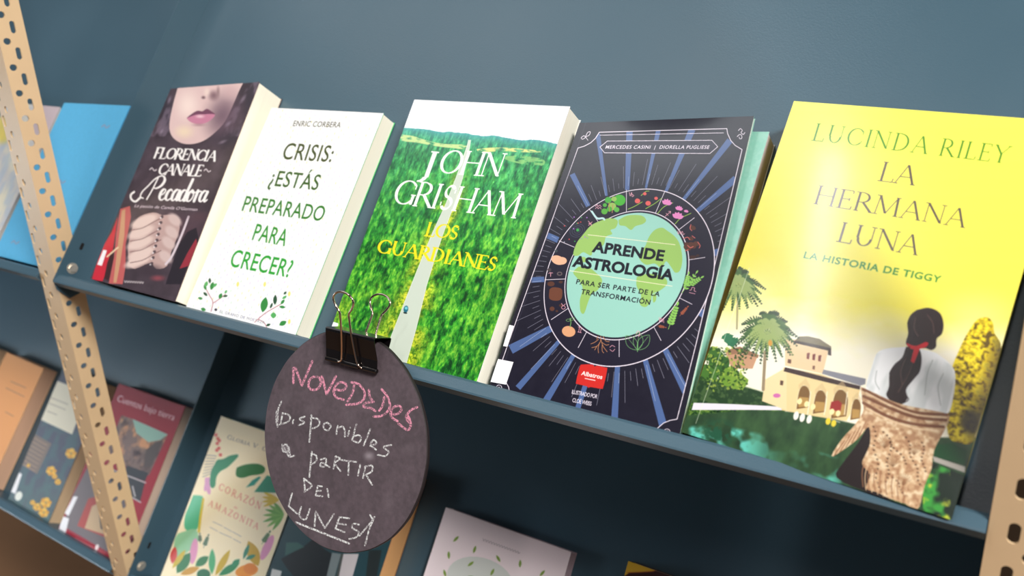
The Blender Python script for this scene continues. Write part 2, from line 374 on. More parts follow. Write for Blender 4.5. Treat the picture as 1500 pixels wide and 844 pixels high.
# ------------------------------------------------------------------ helpers: book
def book(name, label, corners, ds, thick, art, spine_rgb, lvl=0.0, group=None, pages=(238, 226, 205), rough=0.35, coat=0.0,
         bulge=None, lift=None, hard=False, back_rgb=None, cat='book', spine_art=None):
    """corners TL TR BR BL of the front cover as measured, ds their distances from the board,
    thick the thickness (one number, or one per corner)"""
    th = list(thick) if hasattr(thick, '__len__') else [thick] * 4
    nu, nv = 12, 16
    Hc = homog([(0, 0), (1, 0), (1, 1), (0, 1)], corners)
    def dof(u, v, D): return D[0] * (1 - u) * (1 - v) + D[1] * u * (1 - v) + D[2] * u * v + D[3] * (1 - u) * v
    root = thing(name, label, cat, at(*((np.array(corners[2]) + corners[3]) / 2), ds[3] - th[3] / 2, lvl), group or ('books on the upper shelves' if lvl == 0 else 'books on the lower shelves'))
    ct = 0.0022 if hard else 0.0006
    def surf(u, v, back=0.0):
        x, y = happ(Hc, [(u, v)])[0]
        d = dof(u, v, ds) + (bulge(u, v) if bulge else 0)
        P = at(x, y, d, lvl) - NV * back
        if lift and back: P = P + M[:, 1] * dof(u, v, lift) * back / dof(u, v, th)
        return P
    def slab(u0, u1, f0, f1):
        """layer between two depths f0,f1 (functions of u,v giving depth below the front)"""
        V, U = [], []
        for f in (f0, f1):
            for j in range(nv + 1):
                for i in range(nu + 1):
                    u = u0[0] + (u0[1] - u0[0]) * i / nu; v = u1[0] + (u1[1] - u1[0]) * j / nv
                    V.append(surf(u, v, f(u, v))); U.append((u, 1 - v))
        F = []; n = (nu + 1) * (nv + 1); idx = lambda i, j, k: k * n + j * (nu + 1) + i
        for j in range(nv):
            for i in range(nu): F.append((idx(i, j, 0), idx(i, j + 1, 0), idx(i + 1, j + 1, 0), idx(i + 1, j, 0)))
        nf = len(F)
        k0 = len(V); V += V[:k0]; U += U[:k0]; idx = lambda i, j, k: k0 + k * n + j * (nu + 1) + i
        for j in range(nv):
            for i in range(nu): F.append((idx(i, j, 1), idx(i + 1, j, 1), idx(i + 1, j + 1, 1), idx(i, j + 1, 1)))
        for i in range(nu):
            F.append((idx(i, 0, 0), idx(i + 1, 0, 0), idx(i + 1, 0, 1), idx(i, 0, 1))); F.append((idx(i, nv, 0), idx(i, nv, 1), idx(i + 1, nv, 1), idx(i + 1, nv, 0)))
        for j in range(nv):
            F.append((idx(0, j, 0), idx(0, j, 1), idx(0, j + 1, 1), idx(0, j + 1, 0))); F.append((idx(nu, j, 0), idx(nu, j + 1, 0), idx(nu, j + 1, 1), idx(nu, j, 1)))
        return V, F, U, nf
    T = lambda u, v: dof(u, v, th)
    am = art if isinstance(art, bpy.types.Material) else art_mat(name + '_cover_print', art, rough, coat)
    edge = mat(name + '_cover_edge', tuple(min(255, c * 1.0) for c in (back_rgb or spine_rgb)), 0.5)
    V, F, U, nf = slab((0, 1), (0, 1), lambda u, v: 0, lambda u, v: ct)
    link('front_cover', V, F, [am, edge], root, U, True, [0] * nf + [1] * (len(F) - nf))
    for q in root.children[0].data.polygons:
        if q.index >= nf: q.use_smooth = False
    V, F, U, nf = slab((0, 1), (0, 1), lambda u, v: T(u, v) - ct, lambda u, v: T(u, v))
    link('back_cover', V, F, edge, root)
    sm = mat(name + '_spine', spine_rgb, 0.4)
    su = 0.006
    V, F, U, nf = slab((0, su), (0, 1), lambda u, v: ct, lambda u, v: T(u, v) - ct)
    link('spine', V, F, sm, root)
    pm = page_mat(name + '_pages', pages)
    i0, i1 = (0.02, 0.02) if hard else (0.004, 0.004)
    V, F, U, nf = slab((su, 1 - i0), (i1, 1 - i1), lambda u, v: ct, lambda u, v: T(u, v) - ct)
    n = (nu + 1) * (nv + 1)
    U = [((0.0 if (k % (2 * n)) < n else 1.0), U[k][0] + U[k][1]) for k in range(len(V))]
    link('page_block', V, F, pm, root, U)
    return root
# ------------------------------------------------------------------ setting
MP = mat('shelf_paint', (66, 92, 106), rough=0.36, spec=0.5, noise=0.05, nscale=6, bump=0.25, bscale=700, rvar=0.05)
MPD = mat('shelf_underside', (62, 78, 90), rough=0.5)
BEIGE = mat('upright_enamel', (218, 188, 148), rough=0.42, noise=0.03, nscale=30)
STEEL = mat('zinc_steel', (224, 214, 200), rough=0.42, metal=0.7)
FLOOR = mat('brown_floor', (176, 132, 98), rough=0.45, noise=0.12, nscale=3)
WALL = mat('painted_wall', (120, 118, 112), rough=0.9, noise=0.03, nscale=2)
CX = -0.6
V, F = prism([(-4, -3.2, -1.0), (3, -3.2, -1.0), (3, 0.62, -1.0), (-4, 0.62, -1.0)], np.array([0, 0, -0.05])); o = link('floor', V, F, FLOOR); o['kind'] = 'structure'
V, F = prism([(-4, 0.62, -1.05), (3, 0.62, -1.05), (3, 0.62, 1.8), (-4, 0.62, 1.8)], np.array([0, 0.08, 0])); o = link('wall_back', V, F, WALL); o['kind'] = 'structure'

# ------------------------------------------------------------------ slotted uprights
def slot(cx, cz, w, h, n=10):
    """rounded slot outline"""
    r = min(w, h) / 2; P = []
    for k in range(n):
        a = 2 * math.pi * (k + .5) / n
        x = r * math.cos(a); z = r * math.sin(a)
        if h > w: z += (h / 2 - r) * (1 if z > 0 else -1)
        else: x += (w / 2 - r) * (1 if x > 0 else -1)
        P.append((cx + x, cz + z))
    return P
def plate_with_holes(w, z0, z1, cols, pitch, thick):
    """flat strip with columns of slots; cols = (centre x, phase z, slot width, slot height)"""
    V, F = [], []
    def quad(P, up):
        k = len(V); V.extend(P); F.append(tuple(range(k, k + len(P))) if up else tuple(range(k, k + len(P)))[::-1])
    def rect(xa, xb, za, zb):
        for h, up in ((thick / 2, True), (-thick / 2, False)): quad([(xa, za, h), (xb, za, h), (xb, zb, h), (xa, zb, h)], up)
    cols = sorted(cols); xe = 0.0
    for cx, ph, sw, sh in cols:
        hw = sw / 2 + .0008; rect(xe, cx - hw, z0, z1); xe = cx + hw
        zc = ph - math.floor((ph - z0 - .013) / pitch) * pitch
        zl = z0
        while zc < z1 - .013:
            a, b = zc - sh / 2 - .001, zc + sh / 2 + .001
            rect(cx - hw, cx + hw, zl, a); zl = b
            H = slot(cx, zc, sw, sh, 12); O = []
            for x, z in H:
                dx, dz = x - cx, z - zc; k = min(hw / max(abs(dx), 1e-9), (sh / 2 + .001) / max(abs(dz), 1e-9)); O.append((cx + dx * k, zc + dz * k))
            for q in range(12):
                r = (q + 1) % 12; P = [O[q]]
                if abs(abs(O[q][0] - cx) - hw) < 1e-7 and abs(abs(O[r][0] - cx) - hw) > 1e-7 or abs(abs(O[r][0] - cx) - hw) < 1e-7 and abs(abs(O[q][0] - cx) - hw) > 1e-7:
                    P.append((cx + math.copysign(hw, (O[q][0] + O[r][0]) / 2 - cx), zc + math.copysign(sh / 2 + .001, (O[q][1] + O[r][1]) / 2 - zc)))
                P += [O[r], H[r], H[q]]
                for h, up in ((thick / 2, True), (-thick / 2, False)): quad([(x, z, h) for x, z in P], up)
                quad([(H[q][0], H[q][1], -thick / 2), (H[r][0], H[r][1], -thick / 2), (H[r][0], H[r][1], thick / 2), (H[q][0], H[q][1], thick / 2)], True)
            zc += pitch
        rect(cx - hw, cx + hw, zl, z1)
    rect(xe, w, z0, z1)
    for P in ([(0, z0), (0, z1)], [(w, z0), (w, z1)], [(0, z0), (w, z0)], [(0, z1), (w, z1)]):
        quad([(P[0][0], P[0][1], -thick / 2), (P[1][0], P[1][1], -thick / 2), (P[1][0], P[1][1], thick / 2), (P[0][0], P[0][1], thick / 2)], True)
    return V, F
Z0, Z1 = -1.0, 0.78
def upright(name, label, xf, sgn, za, zb, fa, fb, sf=.0277, ff=.033, ca=.0160, cb=.0075, da=.0175, db=.0085):
    """side flange in the plane x = xf running back from y = -0.0277, front flange running to sgn * x"""
    t = .0018; yf = -.0277
    v1, f1 = plate_with_holes(sf, Z0, Z1, [(ca, za, .0054, .0122), (cb, zb, .0074, .0066)], .02565, t)
    v1 = [(xf + sgn * t / 2 + q[2], yf + q[0], q[1]) for q in v1]
    v2, f2 = plate_with_holes(ff, Z0, Z1, [(da, fa, .0056, .0122), (db, fb, .0066, .0074)], .02565, t)
    v2 = [(xf + sgn * (q[0] + .00181), yf + t / 2 + q[2], q[1]) for q in v2]
    V, F = join([(v1, f1), (v2, f2)])
    return tag(link(name, V, F, BEIGE), label, 'upright', 'slotted angle uprights')
upright('slotted_upright', 'beige perforated steel angle upright crossing the left side of the bays', XS - .0014, -1, .2765, .2631, .132, .1185, da=.0285, db=.0185)
upright('slotted_upright', 'perforated steel upright at the lower right edge, at the right end of the main shelf', XR, 1, .0373, .0246, .0373, .0246, da=.0095, db=.0178)

# ------------------------------------------------------------------ display shelves
def shelf(label, x0, x1, lvl, top=0.56, left=True, right=True, group=None, pan0=None, led0=None, led1=None):
    r = thing('display_shelf', label, 'shelf', W((x0 + x1) / 2, 0, 0, lvl), group or 'leaning display shelves')
    px0 = x0 if pan0 is None else pan0
    V, F = prism([W(px0, 0, 0, lvl), W(x1, 0, 0, lvl), W(x1, top, 0, lvl), W(px0, top, 0, lvl)], -NV * .0012)
    link('back_panel', V, F, MP, r)
    a, b = (x0 if led0 is None else led0), (x1 if led1 is None else led1)
    # ledge: floor strip, folded front edge and return under it
    seam = [(0.0, 0.0), (LV * .5, LD * .5), (LV, LD - .0006)]
    th = .0012
    P = [(0.0, -.001), (-.0006, .0280), (-.0024, .0302), (LV, LD), (LV - .0014, LD), (LV - .0040, LD - .0075), (LV - .0030, LD - .0078), (LV - .0002, LD - .0018), (-.0040, .0290), (-.0022, .0272), (-th, -.001)]
    V, F = prism([W(a, v, d, lvl) for v, d in P], np.array([b - a, 0, 0]))
    link('ledge', V, F, MP, r)
    for s, on in ((x0, left), (x1, right)):
        if not on: continue
        D = LD if s == x0 else .024
        Pl = [(LV + .0004 if s == x0 else -.0002, D), (top, D), (top, -.001), (-.012, -.001), (-.022, .008), (-.018, D * .75)]
        w = .0012 if s == x0 else -.0012
        V, F = prism([W(s, v, d, lvl) for v, d in Pl], np.array([w, 0, 0]))
        link('side_plate', V, F, MP, r)
    return r
SU = shelf('grey-blue steel display shelf holding the five large new releases', XS, XR + .0062, 0.0, right=True, led0=XS + .0012, led1=.1732)
SL = shelf('grey-blue display shelf in shadow below the main one, behind the round sign', XS, XR + .0062, -.4, top=.49, led0=XS + .0012, led1=.1732)
LU = shelf('display shelf of the left bay that holds the light blue book', -1.62, XS - .0015, 0.0, right=False, led1=-.7562)
LL = shelf('display shelf of the lower left bay, above the brown floor', -1.62, XS - .0035, -.4, top=.49, right=False, led1=-.7562)
SR_ = shelf('upper display shelf of the right bay, mostly beyond the right upright', XR + .0375, 1.12, 0.0, right=True)
SRL = shelf('lower display shelf of the right bay, mostly beyond the right upright', XR + .0375, 1.12, -.4, top=.49)
# bolt and slot at the foot of the main side plate, and the same below
for S, lvl in ((SU, 0.0), (SL, -.4)):
    c = W(XS + .0012, .0099, .0194, lvl)
    rings = []
    V, F = tube([c, c + np.array([.0022, 0, 0])], .0042, 6); bo = link('bolt', V, F, STEEL, S)
    V, F = tube([c, c + np.array([.0006, 0, 0])], .0062, 20); link('washer', V, F, STEEL, bo)
    P = [W(XS + .0012, .0364 + z, .0196 + y, lvl) for y, z in slot(0, 0, .0038, .0085, 12)]
    V, F = prism(P, np.array([.0001, 0, 0])); link('slot', V, F, mat('dark_hole', (18, 14, 14), 0.9), S)
# ------------------------------------------------------------------ round chalkboard and binder clip
SC = np.array([-0.2519, -0.0692, -0.037]); SR = 0.085
_a, _b = 0.0068, 0.3495
SN = np.array([math.sin(_a) * math.cos(_b), -math.cos(_a) * math.cos(_b), math.sin(_b)])
SX = np.array([math.cos(_a), math.sin(_a), 0.0]); SZ = np.cross(SN, SX); SZ = SZ if SZ[2] > 0 else -SZ
def sp(x, z, o): return SC + (x * SX + z * SZ + o * SN) / 1000
sq = [proj(sp(x, z, 0)) for x, z in ((-85, 85), (85, 85), (85, -85), (-85, -85))]
def chalk_art():
    a = Art(sq, 900, 900, (84, 72, 78))
    n = vnoise(900, 900, 60, 3, 4); n2 = vnoise(900, 900, 6, 4, 3)
    a.img *= (1 + .28 * (n - .5) + .25 * (n2 - .5))[..., None]
    for i in range(9):
        rg = np.random.default_rng(i); x, y = rg.uniform(400, 610), rg.uniform(520, 790); a.soft(x, y, 22, 14, (120, 108, 114), .28, rg.uniform(0, 3))
    grit = np.clip(vnoise(900, 900, 200, 9, 2) * 2.6 - .55, .25, 1)
    A = lambda L: smooth([(370 + x / 4.018, 410 + y / 4.018) for x, y in L]) if len(L) > 2 else [(370 + x / 4.018, 410 + y / 4.018) for x, y in L]
    B = lambda L: smooth([(370 + x / 3.461, 600 + y / 3.461) for x, y in L]) if len(L) > 2 else [(370 + x / 3.461, 600 + y / 3.461) for x, y in L]
    Al = lambda L: [(370 + x / 4.018, 410 + y / 4.018) for x, y in L]
    Bl = lambda L: [(370 + x / 3.461, 600 + y / 3.461) for x, y in L]
    pink = [Al([(240, 608), (240, 520), (252, 518), (290, 622), (352, 478)]), A([(360, 570), (335, 590), (330, 630), (352, 648), (385, 640), (402, 605), (390, 575), (360, 570)]),
            Al([(408, 568), (436, 674), (490, 568)]), A([(478, 645), (530, 650), (552, 625), (535, 605), (500, 610), (478, 650), (490, 690), (535, 706)]),
            A([(600, 605), (590, 660), (560, 715)]), A([(580, 603), (625, 615), (658, 660), (655, 700), (620, 728), (552, 736)]),
            A([(685, 648), (690, 690), (712, 718)]), A([(712, 718), (665, 725), (655, 748), (695, 755), (722, 772)]),
            A([(775, 690), (765, 740), (745, 770)]), A([(758, 643), (795, 690), (808, 745), (785, 785), (750, 803), (712, 805)]),
            A([(815, 790), (850, 790), (876, 765), (862, 742), (828, 752), (812, 790), (825, 815), (853, 832)]),
            A([(968, 750), (935, 765), (905, 800), (912, 828), (930, 845)]), B([(783, 26), (798, 55), (800, 88), (783, 103), (740, 72)])]
    white = [A([(170, 716), (150, 765), (147, 835)]), B([(122, 10), (120, 50), (127, 88)]), Bl([(152, 18), (142, 74)]), B([(152, 18), (183, 28), (190, 48), (172, 66), (136, 76)]),
             Bl([(207, 52), (203, 70)]), B([(264, 36), (238, 48), (262, 66), (234, 80)]), Bl([(299, 28), (288, 165)]), B([(293, 42), (330, 48), (340, 72), (318, 92), (298, 96)]),
             B([(378, 66), (396, 84), (382, 106), (360, 94), (364, 72), (378, 66)]), Bl([(432, 82), (424, 126)]), B([(430, 98), (455, 86), (466, 105), (468, 138)]), Bl([(490, 108), (483, 134)]), Bl([(494, 92), (495, 94)]),
             B([(527, 74), (515, 115), (505, 152)]), B([(510, 138), (538, 130), (550, 148), (535, 168), (506, 156)]), Bl([(597, 98), (563, 182)]), B([(596, 185), (628, 172), (614, 154), (598, 180), (626, 204)]),
             B([(704, 180), (665, 190), (690, 215), (672, 236), (634, 230)]), B([(150, 184), (172, 178), (182, 210), (158, 214), (150, 196)]), Bl([(182, 190), (192, 240), (212, 234)]), Bl([(150, 178), (185, 240)]),
             Bl([(300, 214), (288, 342)]), B([(298, 222), (324, 236), (320, 264), (296, 280)]), B([(345, 254), (372, 250), (366, 288), (344, 286), (352, 270), (390, 292)]),
             Bl([(422, 236), (410, 300)]), B([(420, 238), (442, 248), (414, 272)]), Bl([(414, 272), (446, 312)]), Bl([(448, 256), (526, 266)]), Bl([(488, 262), (485, 332)]), Bl([(546, 280), (534, 336)]),
             Bl([(572, 288), (560, 348)]), B([(568, 292), (604, 284), (606, 312), (574, 332)]), Bl([(576, 332), (606, 382)]),
             Bl([(260, 350), (266, 416)]), B([(260, 350), (300, 386), (262, 418)]), Bl([(330, 388), (320, 436)]), Bl([(330, 388), (352, 390)]), Bl([(325, 412), (346, 412)]), Bl([(320, 436), (354, 440)]), Bl([(378, 402), (386, 444)]),
             Bl([(200, 425), (182, 490), (226, 528)]), B([(246, 494), (238, 538), (268, 558), (290, 504)]), Bl([(314, 592), (320, 516), (366, 602), (412, 530)]), Bl([(490, 552), (440, 546), (420, 604), (466, 622)]), Bl([(430, 578), (474, 584)]),
             B([(540, 584), (512, 580), (505, 600), (538, 622), (524, 648), (490, 656)]), Bl([(596, 535), (610, 560), (542, 640)]), Bl([(618, 545), (590, 610), (570, 690)])]
    a.strokes(pink, 3.5, (236, 152, 176), grit); a.strokes(white, 2.5, (226, 228, 226), grit); a.strokes([Bl([(220, 572), (490, 680)])], 3.0, (232, 234, 232), grit)
    a.soft(370 + 590 / 3.461, 600 + 235 / 3.461, 12, 10, (160, 150, 156), .8)
    a.soft(370 + 168 / 3.461, 600 + 195 / 3.461, 10, 8, (150, 142, 148), .5)
    return a
def build_sign():
    m = art_mat('chalkboard_face', chalk_art(), rough=0.85, bump=0.4)
    edge = mat('chalkboard_edge', (30, 22, 24), 0.7)
    n = 120; V, U, F = [], [], []
    for o, r in ((0, 84.4), (-.6, 85), (-3, 85), (-3.4, 84.6)):
        for k in range(n):
            t = 2 * math.pi * k / n; rr = r + .12 * math.sin(7 * t) + .1 * math.sin(23 * t)
            V.append(sp(rr * math.cos(t), rr * math.sin(t), o)); U.append((.5 + rr * math.cos(t) / 170, .5 + rr * math.sin(t) / 170))
    F.append(tuple(range(n)))
    for j in range(3):
        for k in range(n): F.append((j * n + k, (j + 1) * n + k, (j + 1) * n + (k + 1) % n, j * n + (k + 1) % n))
    F.append(tuple(range(3 * n, 4 * n))[::-1])
    return tag(link('chalkboard_sign', V, F, [m, edge], None, U, False, [0] + [1] * (len(F) - 1)),
               'round blackboard sign with pink and white chalk writing, hanging from the shelf edge', 'sign')
build_sign()
def build_clip():
    blk = mat('black_enamel', (16, 13, 14), rough=0.18, spec=0.6); wire = mat('nickel_wire', (205, 185, 170), rough=0.16, metal=1.0)
    r = thing('binder_clip', 'black binder clip with wire handles gripping the top of the round blackboard', 'clip', sp(3.5, 60, 0))
    # bent sheet: outline through the cross-section, swept along the clip
    prof = [(3.3, 60), (5.0, 68), (9.6, 82.4), (9.9, 84.2), (9.0, 85.3), (-8.0, 85.3), (-9.2, 84.4), (-9.2, 82.6), (-6.6, 70), (-4.6, 60)]
    th = .7
    cen = (0.5, 72)
    inner = [(o + (cen[0] - o) / math.hypot(cen[0] - o, cen[1] - z) * th, z + (cen[1] - z) / math.hypot(cen[0] - o, cen[1] - z) * th) for o, z in prof]
    V = []; F = []; m = len(prof)
    for x in (-1, 1):
        for P in (prof, inner):
            for o, z in P:
                xx = 3.5 + x * (26.5 if z < 70 else 25.2); V.append(sp(xx, z, o))
    for i in range(m - 1):
        F += [(i, i + 1, 2 * m + i + 1, 2 * m + i), (m + i, 3 * m + i, 3 * m + i + 1, m + i + 1), (i, m + i, m + i + 1, i + 1), (2 * m + i, 2 * m + i + 1, 3 * m + i + 1, 3 * m + i)]
    F += [(0, 2 * m, 3 * m, m), (m - 1, 2 * m - 1, 4 * m - 1, 3 * m - 1)]
    link('clip_body', V, F, blk, r)
    for sgn, o0 in ((1, 3.2), (-1, -5.6)):
        for x0, x1 in ((-23, -9.3), (-6.2, 12.2), (16, 30)):
            V, F = tube([sp(x0, 60, o0), sp(x0 + .4, 60, o0), sp(x1 - .4, 60, o0), sp(x1, 60, o0)], [1.5e-3, 1.9e-3, 1.9e-3, 1.5e-3], 14)
            link('jaw_barrel', V, F, blk, r, smooth=False)
    def handle(s, o0, on, ot):
        pts = [(-12.5, 60), (-11, 60.3), (-8.0, 64), (-5.4, 82), (-4.6, 96), (-5.0, 100), (-8.2, 104), (-10.2, 108), (-9.4, 111.5), (-5.6, 114.2), (0, 115.2)]
        pts = pts + [(-x, z) for x, z in pts[-2::-1]]
        P = []
        for x, z in smooth(pts, 5):
            k = (z - 60) / 55; o = o0 + (on - o0) * min(1, k / .74) + (ot - on) * max(0, (k - .74) / .26)
            P.append(sp(3.4 + x, z, o))
        V, F = tube(P, .00088, 10); link('wire_handle', V, F, wire, r, smooth=True)
    handle(1, 4.6, 18.7, 23.0); handle(-1, -7.4, -18.5, -20.5)
build_clip()
def plain(corners, rgb, w=200, h=300): return Art(corners, w, h, rgb)
def PX(x, v, d, lvl=0.0): return tuple(proj(W(x, v, d, lvl)))
FLO = [(250, 130), (380, 120), (256, 442), (132, 408)]
CRI = [(398, 158), (562, 166), (433, 491), (271, 453)]
GRI = [(607, 146), (835, 156), (698, 560), (478, 500)]
AST = [(849, 180), (1104.6, 170), (996, 636), (717, 566)]
RIL = [(1163, 148), (1562, 178), (1394, 762), (998, 633)]
def C(ox, oy, s): return lambda L: [(ox + x / s, oy + y / s) for x, y in L]
def leaf(c, ang, L, wd, n=8):
    """pointed leaf outline from c along ang"""
    t = np.linspace(0, 1, n); w = np.sin(t * math.pi) ** .8 * wd
    ca, sa = math.cos(ang), math.sin(ang); P = [(c[0] + L * u * ca - q * sa, c[1] + L * u * sa + q * ca) for u, q in zip(t, w)]
    return P + [(c[0] + L * u * ca + q * sa, c[1] + L * u * sa - q * ca) for u, q in zip(t[::-1][1:-1], w[::-1][1:-1])]
def sprig(a, base, ang, L, n, ll, lw, col, stem=None, sw=.8, spread=.9):
    d = np.array([math.cos(ang), math.sin(ang)]); b = np.array(base, float)
    a.stroke([b, b + d * L], sw, stem or col); P = []
    for i in range(n):
        c = b + d * L * (.2 + .75 * i / n)
        for s in (-1, 1): P.append(leaf(c, ang + s * spread, ll * (1 - .4 * i / n), lw))
    P.append(leaf(b + d * L * .95, ang, ll, lw)); a.polys(P, col)
UP = (.335, -1)

# --- astrology book: navy cover, rays, zodiac wheel around a globe
def art_astro():
    a = Art(AST, 680, 1000, (30, 27, 42)); T = C(840, 160, 5.275); A = C(760, 260, 3.0143); B = C(760, 500, 5.769); K = C(720, 160, 1.7214)
    n = vnoise(a.h, a.w, 30, 5, 4); a.img += ((n - .5) * .035)[..., None]
    cen = np.array(A([(465, 420)])[0]); cu = happ(a.H, [cen])[0]; mm = a.w / .150
    bl = (82, 106, 156)
    def ray_(p, q, w0, w1):
        p = np.array(p); q = np.array(q); d = q - p; nn = np.array([-d[1], d[0]]) / np.hypot(*d)
        return [p + nn * w0 / 2, p - nn * w0 / 2, q - nn * w1 / 2, q + nn * w1 / 2]
    R = [T(x) for x in ([(188, 190), (255, 670)], [(434, 165), (415, 625)], [(658, 155), (560, 610)], [(918, 155), (715, 635)], [(1210, 240), (845, 705)], [(1255, 535), (930, 810)], [(-10, 500), (115, 750)])] + \
        [K([(140, 318), (168, 330)]), K([(100, 431), (133, 429)]), K([(575, 359), (540, 368)]), K([(548, 524), (506, 500)]), K([(48, 606), (165, 545)])] + \
        [B(x) for x in ([(-8, 395), (345, -5)], [(225, 510), (490, 70)], [(490, 590), (642, 130)], [(808, 665), (838, 138)], [(1222, 720), (1050, 92)], [(1412, 430), (1205, 5)])]
    Wd = [(7, 4), (9.5, 6.5), (7, 3.5), (10, 4.5), (9.5, 5), (10, 6), (8, 7), (9, 9), (8, 8), (10, 9), (12, 10), (14, 9), (9, 6), (10, 6), (8, 6), (10, 7), (12, 7), (11, 8)]
    a.polys([ray_(p, q, *w) for (p, q), w in zip(R, Wd)], bl)
    # fine radial lines
    L = []; rg = np.random.default_rng(3)
    for k in range(112):
        an = 2 * math.pi * (k + .5) / 112; r0 = .069 + .001 * (k % 2); r1 = r0 + (.014, .005, .022, .007)[k % 4] * rg.uniform(.8, 1.2)
        dv = np.array([math.cos(an), math.sin(an)]) * mm; L.append(np.array([cu + dv * r0, cu + dv * r1]))
    P = []
    for l in L: P += stroke_polys(l, 1.1)
    a.put(a.mask(P, True), (222, 222, 235), .75)
    # margin outside the frame stays plain
    fr = T([(35, 300), (85, 285), (135, 258), (170, 225), (200, 178), (1185, 150), (1192, 190), (1215, 240), (1250, 280), (1303, 312)]) + B([(1496, 30), (1337, 658), (1280, 668), (1225, 690), (1160, 745)])
    lf = B([(-75, 440)]) ; lf = [(746.8, 577), (745, 567), (741, 560), (726, 556)] + [(727, 553), (760, 459), (831, 260)]
    out = np.r_[happ(a.H, fr), happ(a.H, [(961, 640), (746, 590)]), happ(a.H, lf)]
    y0, y1, x0, x1, m = a.mask([out], True); full = np.zeros((a.h, a.w)); full[y0:y1, x0:x1] = m
    a.blend((1 - full) * 1.0, (31, 28, 42)); a.img += ((n - .5) * .03 * (1 - full))[..., None]
    wh = (244, 232, 242)
    a.stroke(fr, 1.25, wh); a.stroke(lf[2:] + [fr[0]], 1.1, wh); a.stroke(lf[:3], 1.1, wh)
    a.stroke(T([(205, 201), (1160, 183)]), .9, wh)
    # name banner
    ban = T([(205, 292), (262, 246), (1070, 240), (1115, 290), (1055, 342), (240, 337)]); a.poly(ban, (38, 34, 54)); a.stroke(ban + ban[:1], 1.0, wh)
    a.text('MERCEDES CASINI  |  DIORELLA PUGLIESE', T([(245, 305)])[0], T([(1046, 306)])[0], 5.2, (.25, -1), wh, bold=.022, shear=.1, space=1.12)
    # zodiac ring
    def ring(r, col, w=None):
        t = np.linspace(0, 2 * math.pi, 120, endpoint=False); P = np.c_[cu[0] + r * mm * np.cos(t), cu[1] + r * mm * np.sin(t)]
        if w is None: a.put(a.mask([P], True), col)
        else:
            Q = []
            for i in range(120):
                p, q = P[i], P[(i + 1) % 120]; d = q - p; nn = np.array([-d[1], d[0]]) / np.hypot(*d) * w / 2
                Q.append([p + nn, p - nn, q - nn, q + nn])
            a.put(a.mask([np.array(x) for x in Q], True), col)
    ring(.0655, (33, 29, 46)); ring(.0655, wh, 3.2)
    for x in ([(475, 55), (475, 150)], [(645, 60), (603, 158)], [(775, 178), (697, 238)], [(822, 353), (725, 368)], [(765, 560), (685, 520)], [(628, 720), (585, 640)], [(443, 792), (443, 690)], [(262, 752), (310, 662)], [(143, 628), (222, 575)], [(115, 452), (210, 448)], [(178, 280), (245, 308)], [(310, 138), (350, 195)]):
        a.stroke(A(x), .9, wh)
    ring(.0480, (33, 29, 46)); ring(.0478, wh, 3.0); ring(.0462, (157, 212, 196))
    g = (156, 196, 104)
    for poly in ([(285, 250), (315, 215), (350, 195), (400, 180), (436, 190), (428, 222), (405, 232), (412, 250), (385, 262), (372, 300), (330, 322), (318, 345), (285, 330), (262, 345), (240, 340), (255, 290)],
                 [(440, 188), (480, 168), (540, 168), (562, 188), (548, 205), (515, 215), (495, 232), (470, 215), (445, 210)],
                 [(560, 300), (575, 262), (600, 232), (632, 222), (655, 235), (690, 262), (712, 300), (722, 360), (712, 410), (690, 420), (672, 395), (650, 370), (630, 400), (600, 380), (560, 385), (530, 350)],
                 [(262, 395), (300, 392), (345, 425), (368, 455), (350, 495), (322, 515), (306, 550), (288, 600), (272, 590), (270, 540), (282, 490), (262, 450), (240, 420)],
                 [(520, 440), (575, 425), (640, 440), (655, 470), (622, 500), (590, 515), (582, 548), (560, 572), (535, 560), (540, 520), (520, 480)], [(268, 352), (292, 352), (300, 372), (272, 372)], [(590, 520), (604, 512), (606, 540), (594, 552)]):
        a.poly(smooth(A(poly + poly[:1]), 4), g)
    for x in ([(305, 253), (690, 297)], [(225, 412), (677, 480)]): a.stroke(A(x), .9, (246, 236, 206))
    dk = (24, 26, 36)
    a.text('APRENDE', A([(321, 327)])[0], A([(637, 368)])[0], 15.6, (.22, -1), dk, bold=.035, space=1.02)
    a.text('ASTROLOGÍA', A([(234, 391)])[0], A([(679, 455)])[0], 16.0, (.22, -1), dk, bold=.038, space=1.0)
    a.text('PARA SER PARTE DE LA', A([(252, 470)])[0], A([(620, 526)])[0], 7.4, (.25, -1), dk, bold=.012, space=1.12)
    a.text('TRANSFORMACIÓN', A([(273, 514)])[0], A([(578, 562)])[0], 7.4, (.25, -1), dk, bold=.012, space=1.1)
    # ring pictures
    def E(x, y, rx, ry, c, an=0.): p = A([(x, y)])[0]; a.ell(p[0], p[1], rx / 3.0143, ry / 3.0143, c, an)
    def S(L, w, c): a.stroke(smooth(A(L), 4), w / 3.0143, c)
    for x, y, r, c in ((445, 100, 26, (70, 176, 48)), (395, 100, 15, (70, 170, 60)), (412, 128, 18, (150, 190, 90)), (420, 95, 12, (150, 190, 90)), (378, 150, 14, (90, 170, 60)), (400, 140, 12, (70, 170, 50)), (432, 142, 12, (90, 180, 70)), (380, 122, 9, (80, 170, 60))): E(x, y, r, r * .95, c)
    S([(398, 110), (400, 150)], 3, (190, 130, 80)); S([(415, 120), (412, 156)], 3, (190, 140, 90)); S([(322, 150), (345, 180), (370, 180), (378, 186)], 9, (190, 225, 225))
    for L in ([(482, 140), (510, 128), (545, 108)], [(560, 138), (600, 115), (630, 92)], [(540, 80), (560, 62), (575, 60)], [(612, 160), (640, 130), (680, 112)], [(690, 205), (715, 180), (760, 158)]): S(L, 3.2, (150, 190, 70))
